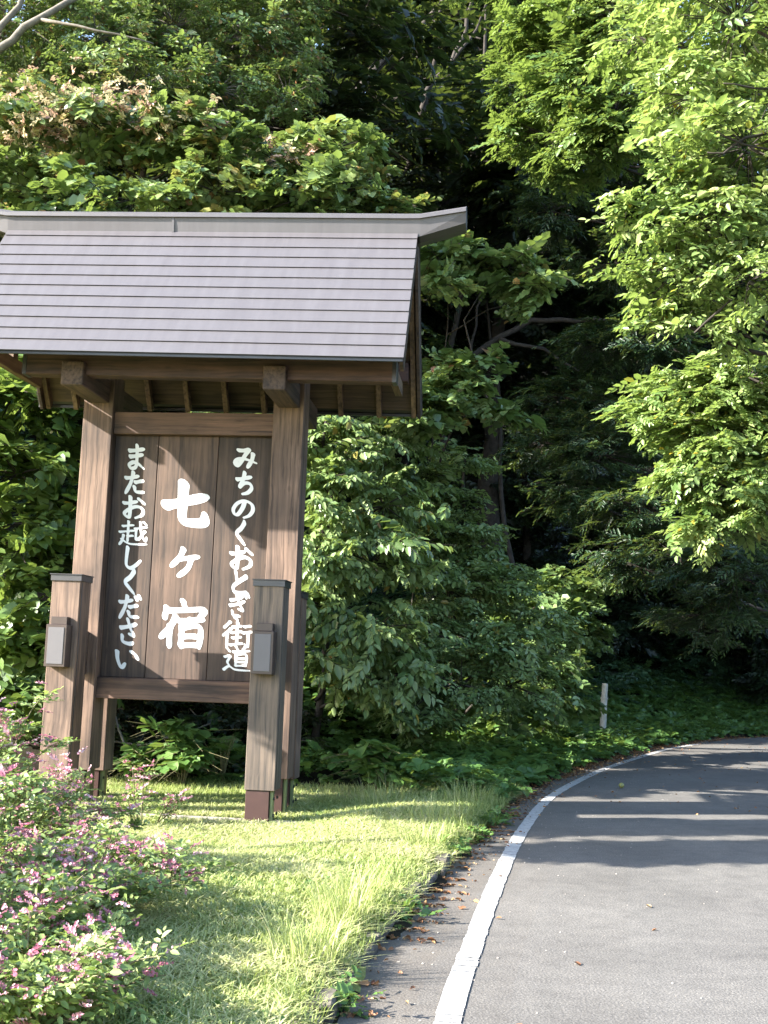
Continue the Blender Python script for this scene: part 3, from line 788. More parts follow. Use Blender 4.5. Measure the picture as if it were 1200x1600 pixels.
def limb(mb, pts, r0, r1, rnd, sides=7):
    pts = [np.asarray(p, float) for p in pts]
    out = []
    for i in range(len(pts) - 1):
        for t in (0, .33, .66):
            q = pts[i] * (1 - t) + pts[i + 1] * t
            if t: q = q + np.array([rnd.uniform(-1, 1), rnd.uniform(-1, 1), rnd.uniform(-1, 1)]) * np.linalg.norm(pts[i + 1] - pts[i]) * .035
            out.append(q)
    out.append(pts[-1]); n = len(out)
    mb.tube(out, [r0 + (r1 - r0) * (i / (n - 1)) ** .8 for i in range(n)], sides)

def gz(x, y): return float(height(np.array([[x, y]]))[0])

def tree(name, label, cat, base, blobs, leaf, mat, shape='ovate', seed=1, r=0.16, dens=1.0, autumn=.01, bark='bark', limbs=(), group=None, tint0=.45, k=8, tier=.5, inner=.45, top=None, **tk):
    """base (x,y); blobs [(centre xyz, radii xyz[, density])]; one trunk with limbs that reach every blob"""
    x, y = base; z = gz(x, y); rnd = random.Random(seed)
    root = empty(name, (x, y, z)); tag(root, label, cat, group)
    O = np.array([x, y, z])
    cs = np.array([b[0] for b in blobs])
    tp = np.asarray(top, float) if top is not None else np.array([cs[:, 0].mean() * .35 + x * .65, cs[:, 1].mean() * .35 + y * .65, cs[:, 2].max()])
    mb = MB()
    sp = [O + (tp - O) * t + np.array([rnd.uniform(-.12, .12), rnd.uniform(-.12, .12), 0]) * (t > 0) * min(1, tp[2] - z) for t in (0, .25, .5, .75, 1)]
    sp[0][2] -= .25
    if r > 0.012: limb(mb, [p - O for p in sp], r, r * .25, rnd, 9)
    for b in blobs:
        c = np.asarray(b[0], float)
        h = max(z + .15, min(tp[2], c[2] - .45 * np.linalg.norm((c - tp)[:2])))
        t = (h - z) / max(.1, tp[2] - z); a = O + (tp - O) * t
        m = (a + c) / 2 + np.array([0, 0, .06 * np.linalg.norm(c - a)])
        rr = r * .42 * (1 - .55 * t)
        limb(mb, [a - O, m - O, c - O], max(rr, .012), max(rr * .3, .006), rnd, 6)
    for pts, r0, r1 in limbs: limb(mb, [np.asarray(p) - O for p in pts], r0, r1, rnd, 8)
    mb.build('trunk', M[bark], root, smooth=True)
    fo = Foliage(seed)
    tm = templates(shape, **tk)
    for b in blobs:
        fill_blob(fo, np.asarray(b[0]) - O, b[1], leaf, tm, dens * (b[2] if len(b) > 2 else 1), autumn, inner, tier, k=k, tint0=tint0)
    fo.build('crown', [M[mat], M[bark]], root)
    return root

def B(px, py, Y, rx, rz=None, ry=None, d=1.0):
    """a clump of the crown: centre at a photo pixel and distance, radii in photo pixels"""
    s = Y / FOC; rz = rz or rx; ry = ry or rx
    return (at(px, py, Y), (rx * s, ry * s, rz * s), d)

# ------------------------------------------------------------------ trees and shrubs
HORN = dict(n=13, length=4.6, droop=.18, leaf_ang=48, jitter=.22)
DROOP = dict(n=11, length=4.0, droop=.30, leaf_ang=46, hang=.45, jitter=.3)
BROAD = dict(n=9, length=3.6, droop=.20, leaf_ang=62, jitter=.35)
HERB = dict(n=8, length=2.6, droop=.12, leaf_ang=60, jitter=.3)

# --- right side, in the sun
tree('broadleaf_tree', 'sunlit yellow green tree with large leaves overhanging the road at upper right', 'tree', (8.8, 13.8),
     [B(1150, 30, 13, 150, 110), B(1000, 60, 14, 70, 60), B(1080, 150, 13.2, 110, 90), B(1170, 230, 12.6, 120, 100), B(1060, 280, 13, 80, 60),
      B(1010, 330, 13, 62, 45), B(1120, 350, 12.8, 110, 70), B(1060, 420, 13, 85, 55), B(1170, 440, 12.6, 90, 60), B(1050, 500, 13.4, 62, 45), B(1110, 510, 13.5, 60, 40),
      B(1230, 330, 13, 110, 140), B(1100, -120, 13.5, 220, 110, d=.5), B(1350, 100, 14, 180, 240, d=.4), B(1100, -60, 19, 260, 120, d=.6)],
     .104, 'leaf_bright', 'ovate', 11, .2, .68, .02, limbs=[([(5.9, 13.7, 5.6), at(1150, 225, 13), at(1060, 255, 12.9)], .045, .012), ([(6.0, 13.7, 4.6), at(1140, 470, 12.8), at(1085, 520, 12.8)], .04, .01), ([at(1230, 200, 12.4), at(1165, 215, 12.2), at(1130, 240, 12.1), at(1105, 238, 12.1)], .025, .008), ([at(1220, 240, 12.3), at(1160, 225, 12.1), at(1120, 205, 12)], .018, .006), ([at(1230, 140, 12.4), at(1180, 138, 12.1), at(1130, 130, 12)], .02, .007)], tint0=.55, top=(8.2, 13.8, 10.5), **BROAD)
tree('broadleaf_tree', 'green leafy tree left of the big sunlit one, at the edge of the dark wood', 'tree', (11.2, 20.5),
     [B(870, 40, 20, 95, 75), B(960, 20, 19, 90, 80), B(820, 130, 20.5, 62, 60), B(900, 140, 19.5, 90, 60), B(850, 210, 20, 72, 45), B(910, 240, 19.5, 62, 45), B(960, 180, 19, 80, 90), B(820, -80, 21, 130, 70, d=.5), B(990, -140, 20, 170, 90, d=.5)],
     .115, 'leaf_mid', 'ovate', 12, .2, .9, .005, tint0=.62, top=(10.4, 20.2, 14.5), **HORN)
tree('hornbeam_tree', 'layered light green hornbeam branches low over the road at right edge', 'tree', (9.6, 15.6),
     [B(1080, 610, 15, 85, 32), B(1170, 590, 14.6, 90, 45), B(1060, 670, 15, 72, 32), B(1140, 690, 14.8, 95, 40), B(1090, 745, 15, 75, 32), B(1170, 770, 14.6, 75, 45), B(1120, 820, 15, 70, 30), B(1250, 680, 14.6, 90, 140), B(1010, 640, 15.4, 35, 15)],
     .095, 'leaf_bright', 'ovate', 13, .13, 1.0, .03, tint0=.4, tier=.8, top=(8.8, 15.4, 8.0), **HORN)
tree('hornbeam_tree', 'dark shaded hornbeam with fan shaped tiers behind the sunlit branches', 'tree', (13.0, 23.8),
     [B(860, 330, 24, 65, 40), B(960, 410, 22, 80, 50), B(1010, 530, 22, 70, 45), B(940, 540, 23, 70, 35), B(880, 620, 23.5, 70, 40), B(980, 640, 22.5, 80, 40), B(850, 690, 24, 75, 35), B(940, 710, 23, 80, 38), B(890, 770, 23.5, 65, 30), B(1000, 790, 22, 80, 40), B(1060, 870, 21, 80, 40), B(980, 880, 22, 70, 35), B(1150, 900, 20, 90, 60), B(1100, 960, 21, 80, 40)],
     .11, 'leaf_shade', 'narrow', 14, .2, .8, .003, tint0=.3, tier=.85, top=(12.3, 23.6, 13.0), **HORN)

# --- left side, behind the sign
tree('spreading_tree', 'wide spreading tree with a pale leaning limb at the upper left corner', 'tree', (-9.2, 21.5),
     [B(30, 30, 20.5, 130, 90), B(150, 60, 20.5, 110, 80), B(270, 40, 21, 100, 90), B(390, 60, 21, 85, 70), B(460, 20, 21.5, 60, 55), B(200, 140, 20, 130, 60), B(340, 140, 20.5, 100, 55), B(450, 150, 20.5, 60, 55), B(440, 80, 21, 75, 50), B(80, 200, 20, 120, 60), B(-80, 140, 20, 120, 160, d=.5), B(100, -110, 21, 240, 100, d=.5), B(400, -120, 22, 170, 90, d=.5)],
     .098, 'leaf_vine', 'ovate', 21, .26, .66, .05, limbs=[([at(-120, 160, 19), at(0, 75, 18.7), at(60, 30, 18.7), at(130, -10, 18.9)], .085, .05), ([at(-40, 100, 18.9), at(30, 10, 18.9), at(50, -40, 19)], .065, .04), ([at(60, 30, 18.7), at(150, 48, 18.5), at(240, 68, 18.6)], .035, .012), ([at(-120, 250, 18.3), at(40, 248, 18.0), at(130, 285, 18.0), at(200, 330, 18.1)], .05, .02)],
     bark='bark_pale', tint0=.4, **BROAD)
vt = tree('vine_tangle', 'mound of broad vine leaves with faded pinkish tassels right above the sign roof', 'vine', (-4.6, 17.6),
     [B(40, 175, 17, 90, 45), B(140, 190, 17, 95, 45), B(250, 215, 17, 90, 45), B(340, 230, 17, 80, 45), B(430, 250, 17, 85, 55), B(530, 230, 17.4, 75, 45), B(560, 290, 17, 70, 45), B(470, 310, 16.6, 90, 40), B(340, 300, 16.8, 90, 45), B(210, 310, 17, 80, 40), B(80, 300, 17.2, 100, 50), B(610, 335, 17, 50, 25), B(250, 380, 17, 260, 60, d=.35), B(480, 400, 17.2, 160, 70, d=.4), B(-80, 260, 17, 90, 90, d=.5)],
     .118, 'leaf_vine', 'broad', 22, .15, .66, .03, tint0=.5, **BROAD)
fo = Foliage(77)
O = np.array(vt.location)
for (px, py, n) in ((50, 150, 34), (120, 165, 36), (190, 165, 40), (250, 190, 34), (300, 200, 34), (30, 205, 26), (420, 245, 24), (90, 200, 24)):
    c = at(px, py, 16.6) - O; n = int(n * 1.6)
    org = c + fo.rng.normal(0, 1, (n, 3)) * np.array([.36, .4, .13])
    az = fo.rng.uniform(0, 6.283, n); head = np.stack([np.cos(az), np.sin(az), fo.rng.normal(.1, .35, n)], 1)
    fo.sprays(templates('ovate', n=9, length=2.6, droop=.25, leaf_ang=60, jitter=.6), org, head, np.tile([0, -.35, .8], (n, 1)) + fo.rng.normal(0, .4, (n, 3)), fo.rng.uniform(.045, .085, n), fo.rng.uniform(.1, .95, n), 0, 0, False)
fo.build('blossom', [M['tassel'], M['bark']], vt)
tree('vine_tangle', 'broad grey green vine leaves hanging just right of the roof gable', 'vine', (.2, 19.6),
     [B(730, 400, 17.5, 55, 28), B(790, 420, 17.5, 60, 28), B(830, 460, 17.5, 35, 25), B(690, 410, 17, 25, 50), B(730, 585, 17.5, 60, 25), B(690, 615, 17.2, 50, 20), B(770, 640, 17.8, 40, 15), B(640, 640, 17, 60, 25)],
     .122, 'leaf_vine', 'broad', 23, .026, 1.1, .012, tint0=.28, limbs=[([(.8, 19, 4.4), at(740, 560, 17.6), at(725, 500, 17.5), at(760, 440, 17.5)], .02, .008)], top=at(720, 380, 17.8), **BROAD)
tree('leafy_shrub', 'tall bush of bright heart shaped leaves left of the left sign post', 'shrub', (-6.6, 16.3),
     [B(20, 620, 16, 75, 60), B(100, 680, 16, 50, 60), B(30, 740, 15.6, 70, 60), B(100, 800, 15.8, 55, 60), B(30, 860, 15.4, 75, 60), B(90, 940, 15.4, 60, 50), B(20, 970, 15.2, 80, 60), B(60, 560, 16.6, 90, 50), B(-70, 780, 15.6, 80, 190, d=.5), B(110, 1040, 15.4, 70, 50), B(30, 1100, 15.2, 90, 60)],
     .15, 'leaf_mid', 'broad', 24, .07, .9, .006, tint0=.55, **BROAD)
tree('drooping_shrub', 'dense shrub with drooping pointed leaves beside the right sign post', 'shrub', (-.9, 16.9),
     [B(510, 690, 16.5, 70, 55), B(600, 700, 17.5, 75, 50), B(520, 780, 16, 70, 55), B(600, 790, 16.6, 75, 55), B(500, 860, 15.8, 60, 55), B(580, 880, 16, 75, 55), B(510, 950, 15.8, 60, 55), B(590, 980, 15.8, 75, 55), B(540, 1040, 15.6, 70, 50), B(630, 1050, 16, 60, 45), B(440, 680, 17, 50, 60, d=.6), B(380, 640, 17.5, 80, 50, d=.5)],
     .125, 'leaf_pale', 'ovate', 25, .07, .85, .018, tint0=.68, **DROOP)
tree('leafy_shrub', 'big rounded roadside shrub with small mixed leaves right of the drooping one', 'shrub', (1.3, 19.6),
     [B(650, 760, 18.5, 65, 40), B(700, 800, 19, 60, 40), B(660, 850, 18, 70, 45), B(740, 850, 18.6, 65, 45), B(700, 920, 17.8, 80, 50), B(780, 920, 18.4, 70, 45), B(680, 990, 17.4, 70, 45), B(760, 1000, 17.6, 80, 50), B(840, 990, 18.4, 60, 45), B(720, 1070, 17, 80, 45), B(800, 1070, 17.6, 75, 45), B(640, 1110, 16.6, 80, 50), B(720, 720, 19.5, 50, 25)],
     .095, 'leaf_pale', 'ovate', 26, .07, .9, .012, tint0=.58, **BROAD)
tree('leafy_shrub', 'dark shrub leaning to the road beside the white marker post', 'shrub', (3.4, 24.4),
     [B(880, 930, 23, 70, 45), B(820, 960, 22, 60, 45), B(900, 990, 23, 50, 40), B(840, 1030, 21.5, 70, 45), B(830, 1090, 20.5, 70, 40), B(870, 1085, 21.5, 42, 30), B(760, 1110, 19.5, 60, 40)],
     .115, 'leaf_pale', 'broad', 27, .06, .9, .004, tint0=.35, **BROAD)
tree('undergrowth_shrub', 'low dark thicket with bare twigs under the sign panel', 'shrub', (-3.0, 17.2),
     [B(200, 1130, 16.5, 60, 40), B(290, 1120, 17, 80, 40), B(370, 1130, 16.6, 50, 40), B(200, 1200, 15.6, 45, 35), B(350, 1210, 16, 60, 35), B(440, 1150, 16.5, 50, 60), B(130, 1180, 15.8, 50, 50), B(250, 1060, 17.5, 160, 50, d=.6)],
     .085, 'leaf_deep_shade', 'ovate', 28, .05, .8, .01, limbs=[([(-4.2, 16.2, .5), at(225, 1165, 15.3), at(330, 1130, 15.6)], .018, .008), ([at(180, 1120, 15.4), at(200, 1180, 15.2), at(250, 1215, 15.1)], .02, .01), ([at(190, 1190, 15.2), at(225, 1195, 15.0), at(245, 1220, 15)], .015, .007)], bark='bark_pale', tint0=.5, **BROAD)
for (px, py, Y, hh, nm, lab, shp, sd) in ((285, 1235, 14.7, .85, 'herb_plant', 'broad leaved herb in the shade between the sign legs', 'round', 31), (345, 1240, 15.0, .7, 'fern', 'feathery green fern beside the herb between the sign legs', 'narrow', 32), (590, 1225, 14.6, .6, 'herb_plant', 'clump of heart leaved herbs on the bank right of the sign legs', 'broad', 33), (215, 1225, 14.8, .55, 'herb_plant', 'leafy herb beside the left rear leg of the sign', 'ovate', 34)):
    p = at(px, py, Y); x, y = p[0], p[1]; z = gz(x, y)
    root = empty(nm, (x, y, z)); tag(root, lab, 'plant')
    rnd = random.Random(sd); fo = Foliage(sd); mb = MB(); n = 14
    tips = []
    for i in range(n):
        a = rnd.uniform(0, 6.28); rr = rnd.uniform(.05, .5) * hh * .9
        t = np.array([math.cos(a) * rr, math.sin(a) * rr, hh * rnd.uniform(.35, 1.0)]); tips.append(t)
        mb.tube([(0, 0, -.05), t * .5 + np.array([0, 0, .12 * hh]), t], [.008, .006, .003], 5)
    mb.build('stem', M['stem'], root)
    T_ = np.repeat(np.array(tips), 3, 0); a = fo.rng.uniform(0, 6.28, len(T_))
    head = np.stack([np.cos(a), np.sin(a), fo.rng.normal(-.1, .2, len(a))], 1)
    if shp == 'narrow': tm = templates('narrow', n=27, length=9.0, droop=.12, leaf_ang=75, jitter=.12); sz = .055
    else: tm = templates(shp, n=5, length=1.6, droop=.15, leaf_ang=70, jitter=.3); sz = .15
    fo.sprays(tm, T_ * (.25 if shp == 'narrow' else 1), head, np.tile([0, -.2, 1.0], (len(a), 1)) + fo.rng.normal(0, .2, (len(a), 3)), sz * fo.rng.uniform(.7, 1.2, len(a)), fo.rng.uniform(.3, .8, len(a)))
    fo.build('foliage', [M['leaf_herb'], M['stem']], root)

# --- the dark wood behind
def wood_tree(label, base, top, blobs, seed, r=.17, leaf=.16, dens=.7, limbs=(), mat='leaf_deep_shade', name='forest_tree', tint0=.5, **kw):
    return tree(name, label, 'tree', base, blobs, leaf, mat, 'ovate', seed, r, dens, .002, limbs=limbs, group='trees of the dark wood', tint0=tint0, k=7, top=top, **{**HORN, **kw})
def px(lst, Y): return [np.asarray(at(a, b, Y)) for a, b in lst]
wood_tree('slender forest tree leaning right behind the top of the vine mound', (-1.8, 30), at(720, -60, 30),
          [B(560, 60, 31, 70, 60), B(650, 20, 30.5, 60, 50), B(600, 140, 32, 70, 50), B(740, -100, 30, 150, 90), B(520, -40, 32, 120, 80)], 41, .16,
          limbs=[(px([(540, 175), (600, 95), (660, 40), (720, -30)], 29.5), .12, .08), (px([(660, 40), (745, 10), (780, -20)], 29.5), .06, .03)])
wood_tree('forked forest tree with a forked stem in the dark gap above the roof end', (1.2, 29), at(760, -40, 29),
          [B(690, 60, 30.5, 60, 50), B(740, 150, 31.5, 50, 40), B(660, 200, 32, 60, 40), B(800, -60, 29.5, 120, 70)], 42, .13,
          limbs=[(px([(640, 260), (655, 190), (668, 140), (705, 100), (728, 50), (738, -20)], 28.6), .10, .05), (px([(705, 100), (745, 45), (765, -10)], 28.6), .05, .02), (px([(668, 60), (690, 10), (700, -40)], 29), .05, .03)])
wood_tree('thick trunked forest tree at the back of the dark gap', (3.0, 33), at(790, 60, 33),
          [B(760, 120, 35, 90, 60), B(700, 280, 36, 80, 60), B(790, 250, 36, 70, 60), B(780, 0, 34, 130, 80)], 43, .42,
          limbs=[(px([(700, 330), (725, 270), (735, 160), (760, 60), (800, -30)], 32), .3, .2)])
wood_tree('forest tree whose bare crooked boughs cross the dark middle of the wood', (3.6, 30), at(760, 380, 31),
          [B(720, 360, 34, 70, 60), B(790, 400, 34, 80, 60), B(700, 480, 34, 80, 60), B(840, 480, 34, 80, 60)], 44, .10,
          limbs=[(px([(690, 600), (760, 540), (830, 500), (900, 502), (960, 500)], 27.5), .09, .05), (px([(780, 530), (850, 545), (905, 580)], 27.4), .06, .03), (px([(735, 560), (745, 480), (775, 420)], 27.6), .04, .02)])
for i, (lab, bx, by, bl, rr) in enumerate((
    ('forest tree filling the dark middle below the crooked boughs', 4.6, 36, [(720, 620, 130, 80), (840, 620, 130, 80), (760, 760, 130, 80), (880, 760, 120, 80)], .2),
    ('forest tree closing the dark hollow behind the roadside shrub', 7, 38, [(800, 880, 120, 80), (900, 900, 120, 80), (980, 820, 110, 90), (960, 960, 110, 60)], .2),
    ('forest tree at the far bend of the road under heavy shade', 12.5, 41, [(1040, 960, 130, 90), (1140, 960, 130, 90), (1060, 1060, 120, 60), (1180, 1060, 120, 60)], .2),
    ('forest tree behind the far bend at the right edge of the wood', 15.5, 38, [(1180, 860, 130, 100), (1060, 840, 120, 80), (1240, 980, 130, 110)], .2),
    ('forest tree standing high on the bank behind the sign', -6, 33, [(300, 100, 180, 130), (450, 260, 150, 130), (120, 260, 180, 130), (540, 420, 130, 130)], .22),
    ('forest tree on the slope right behind the roof of the sign', -2, 27, [(440, 440, 120, 100), (560, 480, 110, 90), (330, 420, 130, 90), (620, 560, 90, 70)], .16),
    ('forest tree on the slope left behind the sign', -9.5, 27, [(40, 430, 150, 130), (170, 420, 130, 120), (60, 620, 140, 110), (-60, 300, 150, 150)], .2),
    ('tall forest tree at the back of the wood above the dark hollow', 8, 44, [(860, 300, 160, 120), (960, 260, 160, 140), (900, 480, 150, 110), (780, 80, 150, 120), (1020, 440, 140, 130)], .28),
    ('tall forest tree far back behind the sunlit green tree', 12, 43, [(1080, 260, 200, 200), (1100, 600, 180, 150), (980, 620, 140, 110), (1180, 480, 180, 180)], .28),
    ('tall forest tree far back between the leaning stems', 0.5, 42, [(620, 40, 160, 130), (560, 220, 160, 120), (660, 240, 130, 110), (640, 420, 140, 110)], .28))):
    wood_tree(lab, (bx, by), None, [B(a, b, by - 1, c, d) for a, b, c, d in bl], 50 + i, rr, .2, .55)
# tall crowns over the road and hillside, mostly above the frame, that shut out the sky
for i, (lab, bx, by, bl) in enumerate((
    ('tall canopy tree over the bend of the road', 13, 33, [((9, 31, 13), (5, 5, 2.6)), ((5, 28, 14.5), (4.5, 4.5, 2.4)), ((13, 28, 12), (4, 5, 3))]),
    ('tall canopy tree on the bank left of the road', -3.5, 27, [((-2, 27, 14.5), (4.5, 4.5, 3)), ((1.5, 31, 15), (4.5, 4.5, 3)), ((-6, 31, 14), (4.5, 4.5, 4))]),
    ('tall canopy tree high on the left slope', -11, 30, [((-11, 29, 14), (4.5, 5, 4.5)), ((-12, 36, 15), (5, 5, 5)), ((-7, 37, 16), (5, 5, 5))]),
    ('tall canopy tree closing the sky behind the bank', 3, 40, [((0, 40, 14), (6, 5, 4)), ((8, 41, 16), (6, 5, 5)), ((4, 36, 17), (6, 5, 3)), ((-3, 24, 16.5), (4, 4, 2))]))):
    tree('canopy_tree', lab, 'tree', (bx, by), bl, .3, 'leaf_deep_shade', 'ovate', 70 + i, .3, .55, .0, group='trees of the dark wood', k=6, **HORN)

# --- off to the left of the photograph: the trees whose shadows lie across the road
tree('slim_tree', 'slim upright tree on the lawn nearest the camera, left of the sign', 'tree', (-6.2, 8.35),
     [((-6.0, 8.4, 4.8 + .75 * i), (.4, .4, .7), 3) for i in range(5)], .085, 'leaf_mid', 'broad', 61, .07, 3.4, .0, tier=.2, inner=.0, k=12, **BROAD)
tree('slim_tree', 'slim upright tree on the lawn just left of the sign roof', 'tree', (-6.8, 9.98),
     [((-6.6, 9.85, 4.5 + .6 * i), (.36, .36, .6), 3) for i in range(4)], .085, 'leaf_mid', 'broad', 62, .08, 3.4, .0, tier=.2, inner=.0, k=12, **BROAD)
tree('slim_tree', 'slim upright tree standing behind the left end of the sign', 'tree', (-7.4, 13.2),
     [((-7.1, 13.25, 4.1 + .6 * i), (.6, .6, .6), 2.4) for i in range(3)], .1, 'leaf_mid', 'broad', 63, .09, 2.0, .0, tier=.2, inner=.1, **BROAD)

# ------------------------------------------------------------------ bush clover with pink flowers
def bush_clover(label, x, y, H, spread, nst, seed, fl=1.0, lean=(0, 0)):
    z = gz(x, y); root = empty('bush_clover', (x, y, z)); tag(root, label, 'flowering shrub', 'bush clovers')
    rng = np.random.default_rng(seed); mb = MB(); fo = Foliage(seed); fl_ = Foliage(seed + 1)
    for i in range(nst):
        a = rng.uniform(0, 6.283); q = rng.uniform(.25, 1) ** .7
        r_ = spread * q; h = H * rng.uniform(.55, 1.05) * (1.05 - .45 * q)
        e = np.array([math.cos(a) * r_ + lean[0], math.sin(a) * r_ + lean[1], h * rng.uniform(.72, 1.0)])
        b0 = np.array([math.cos(a) * .12, math.sin(a) * .12, -.03]); m = b0 + (e - b0) * .55 + np.array([0, 0, h * .42])
        m[2] = min(m[2], h * 1.08)
        t = np.linspace(0, 1, 9)[:, None]
        P = (1 - t) ** 2 * b0 + 2 * t * (1 - t) * m + t ** 2 * e
        mb.tube(P, [.009 * (1 - .75 * k / 8) for k in range(9)], 4, False)
        n = int(21 * (h + r_) / 1.6); tt = rng.uniform(.12, 1.0, n) ** .8
        org = np.stack([np.interp(tt, t[:, 0], P[:, k]) for k in range(3)], 1)
        az = rng.uniform(0, 6.283, n); head = np.stack([np.cos(az), np.sin(az), rng.normal(.25, .3, n)], 1)
        fo.sprays(templates('ovate', n=7, length=3.4, droop=.15, leaf_ang=55, jitter=.4), org, head, np.tile([0, -.15, 1.0], (n, 1)) + rng.normal(0, .35, (n, 3)), rng.uniform(.032, .05, n), np.full(n, rng.uniform(.25, .7)), 0, .02)
        nf = int(13 * fl * rng.uniform(.2, 1.6) * min(1.2, (e[2] / (.75 * H)) ** 1.6)); ft = rng.uniform(.55, 1.0, nf)
        org = np.stack([np.interp(ft, t[:, 0], P[:, k]) for k in range(3)], 1) + rng.normal(0, .05, (nf, 3))
        az = rng.uniform(0, 6.283, nf); head = np.stack([np.cos(az), np.sin(az), rng.normal(.35, .3, nf)], 1)
        fl_.sprays(templates('round', n=15, length=6.0, droop=.1, leaf_ang=48, jitter=.9), org, head, np.tile([0, -.3, 1.0], (nf, 1)) + rng.normal(0, .4, (nf, 3)), rng.uniform(.010, .017, nf) * (.85 + .035 * y), rng.uniform(.05, .85, nf), 0, 0, False)
    mb.build('stem', M['stem'], root)
    fo.build('foliage', [M['leaf_clover'], M['stem']], root)
    fl_.build('flowers', [M['petal'], M['stem']], root)
    return root
bush_clover('large bush clover in pink flower at the left edge, tallest of the flowering bushes', -2.55, 5.9, 1.5, 1.0, 66, 81, 1.2)
bush_clover('bush clover spreading low in the bottom left corner of the lawn', -1.4, 4.95, .55, .62, 66, 82, .6)
bush_clover('small leafy bush clover filling the gap in front of the tallest bush', -1.75, 5.75, .7, .6, 46, 87, .8)
bush_clover('pink bush clover arching over the lawn in front of the left sign legs', -2.75, 9.2, .8, 1.1, 46, 83, 1.3)
bush_clover('loose bush clover with few flowers reaching furthest onto the mown lawn', -1.75, 7.0, .6, .95, 60, 85, .8)
bush_clover('pink bush clover at the left edge behind the tallest one', -2.85, 8.2, 1.75, .75, 34, 86, 1.6)
bush_clover('small pink bush clover sprig beside the slab between the sign legs', -2.2, 11.3, .66, .42, 9, 84, 1.3)

# ------------------------------------------------------------------ lawn, verge plants, litter
def grass():
    rng = np.random.default_rng(5)
    n = 330000
    y = 4.6 + 10.6 * rng.random(n) ** 1.25; x = rng.uniform(-6.0, 1.9, n); P = np.column_stack([x, y])
    d = edge_dist(P)
    # keep what the lawn covers; thin it where clippings lie
    keep = (d > .03 + .05 * rng.random(n)) & (np.abs(x) < .5 + y * .5)
    su = (P[:, 0] - U0[0]) * math.cos(TH) - (P[:, 1] - U0[1]) * math.sin(TH); sv = (P[:, 0] - U0[0]) * math.sin(TH) + (P[:, 1] - U0[1]) * math.cos(TH)
    keep &= ~((su > -1.9) & (su < 1.6 + .5 * rng.random(n)) & (sv > -.93 + .06 * rng.random(n)) & (sv < -.66 + .04 * rng.random(n)))
    P = P[keep]; d = d[keep]; n = len(P)
    z = height(P)
    patch = vnoise(P, 11, .5); patch2 = vnoise(P, 12, .16)
    edge_tuft = np.exp(-((d - .22) / .2) ** 2) * sstep(vnoise(P, 13, .45), .35, .7)
    h = .022 + .05 * rng.random(n) ** 2 + (.075 * edge_tuft + .02 * np.exp(-((d - .12) / .12) ** 2)) * rng.random(n) + .03 * (patch > .62) * rng.random(n)
    h += .07 * sstep(P[:, 1], 13.2, 14.5) * rng.random(n)
    lying = rng.random(n) < (.5 * sstep(patch, .25, .7) + .28)
    az = rng.uniform(0, 6.283, n); dr = np.stack([np.cos(az), np.sin(az)], 1)
    reach = np.where(lying, h * 1.6 + .02, h * rng.uniform(.3, .9, n)); hh = np.where(lying, .015 + .02 * rng.random(n), h)
    w = rng.uniform(.0018, .0038, n) * (1 + .05 * P[:, 1]); side = np.stack([-dr[:, 1], dr[:, 0]], 1)
    z0 = z + np.where(lying, .012 + .02 * rng.random(n), 0)
    def v3(p, q): return np.column_stack([p, q])
    V = np.stack([v3(P - side * w[:, None], z0), v3(P + side * w[:, None], z0),
                  v3(P + dr * (reach * .45)[:, None] + side * (w * .8)[:, None], z0 + hh * .65), v3(P + dr * (reach * .45)[:, None] - side * (w * .8)[:, None], z0 + hh * .65),
                  v3(P + dr * reach[:, None], z0 + hh)], 1).reshape(-1, 3)
    b = (np.arange(n) * 5)[:, None]
    q = b + np.array([0, 1, 2, 3]); t = b + np.array([3, 2, 4])
    tint = np.clip(.30 + .28 * (patch - .5) + rng.normal(0, .14, n) + np.where(lying, .34, .06), 0, 1)
    o = raw_mesh('lawn_grass', V, [q, t], M['grass'], tint=np.concatenate([tint, tint]))
    tag(o, 'short yellow green mown grass with dry clippings on the lawn', 'grass', kind='stuff')
grass()

def tuft(label, x, y, n, h, spread, seed):
    rng = np.random.default_rng(seed); z = gz(x, y)
    root = empty('grass_tuft', (x, y, z)); tag(root, label, 'grass tuft', 'long grass tufts at the lawn edge')
    V = []; q = []; tnt = []
    for i in range(n):
        a = rng.uniform(0, 6.283); r0 = spread * math.sqrt(rng.random()); p = np.array([math.cos(a) * r0, math.sin(a) * r0, -.02])
        a2 = a + rng.normal(0, .7); dr = np.array([math.cos(a2), math.sin(a2), 0]); L = h * rng.uniform(.45, 1.1); bend = rng.uniform(.2, .8)
        w = rng.uniform(.0022, .005); sd = np.array([-dr[1], dr[0], 0])
        b = len(V)
        for k in range(5):
            t = k / 4; c = p + dr * L * bend * t * t + np.array([0, 0, L * (t - .35 * bend * t * t)])
            ww = w * (1 - .92 * t); V += [c - sd * ww, c + sd * ww]
        q += [(b + 2 * k, b + 2 * k + 1, b + 2 * k + 3, b + 2 * k + 2) for k in range(4)]
        tnt += [float(np.clip(rng.normal(.5, .2), 0, 1))] * 4
    raw_mesh('blades', np.array(V), [np.array(q)], M['grass'], root, tint=tnt)
for lab, x, y, n, h, s, sd in (('tall pale tuft of long grass nearest the road at the kerb', -.17, 7.0, 230, .42, .17, 91), ('bushy grass tuft on the lawn edge at the bottom of the photo', -.32, 6.1, 190, .36, .2, 92),
    ('loose grass tuft leaning over the broken kerb stones', -.06, 7.7, 130, .3, .15, 93), ('grass tuft at the kerb end below the sunlit verge', .42, 10.1, 170, .26, .22, 94),
    ('grass tuft where the sunlit lawn meets the shaded road', .62, 11.6, 200, .34, .3, 95), ('rough grass tuft behind the slab at the wood edge', .1, 13.1, 200, .36, .35, 96), ('sunlit rough grass tuft beside the road bend', 1.05, 13.3, 220, .36, .3, 97)):
    tuft(lab, x, y, n, h, s, sd)

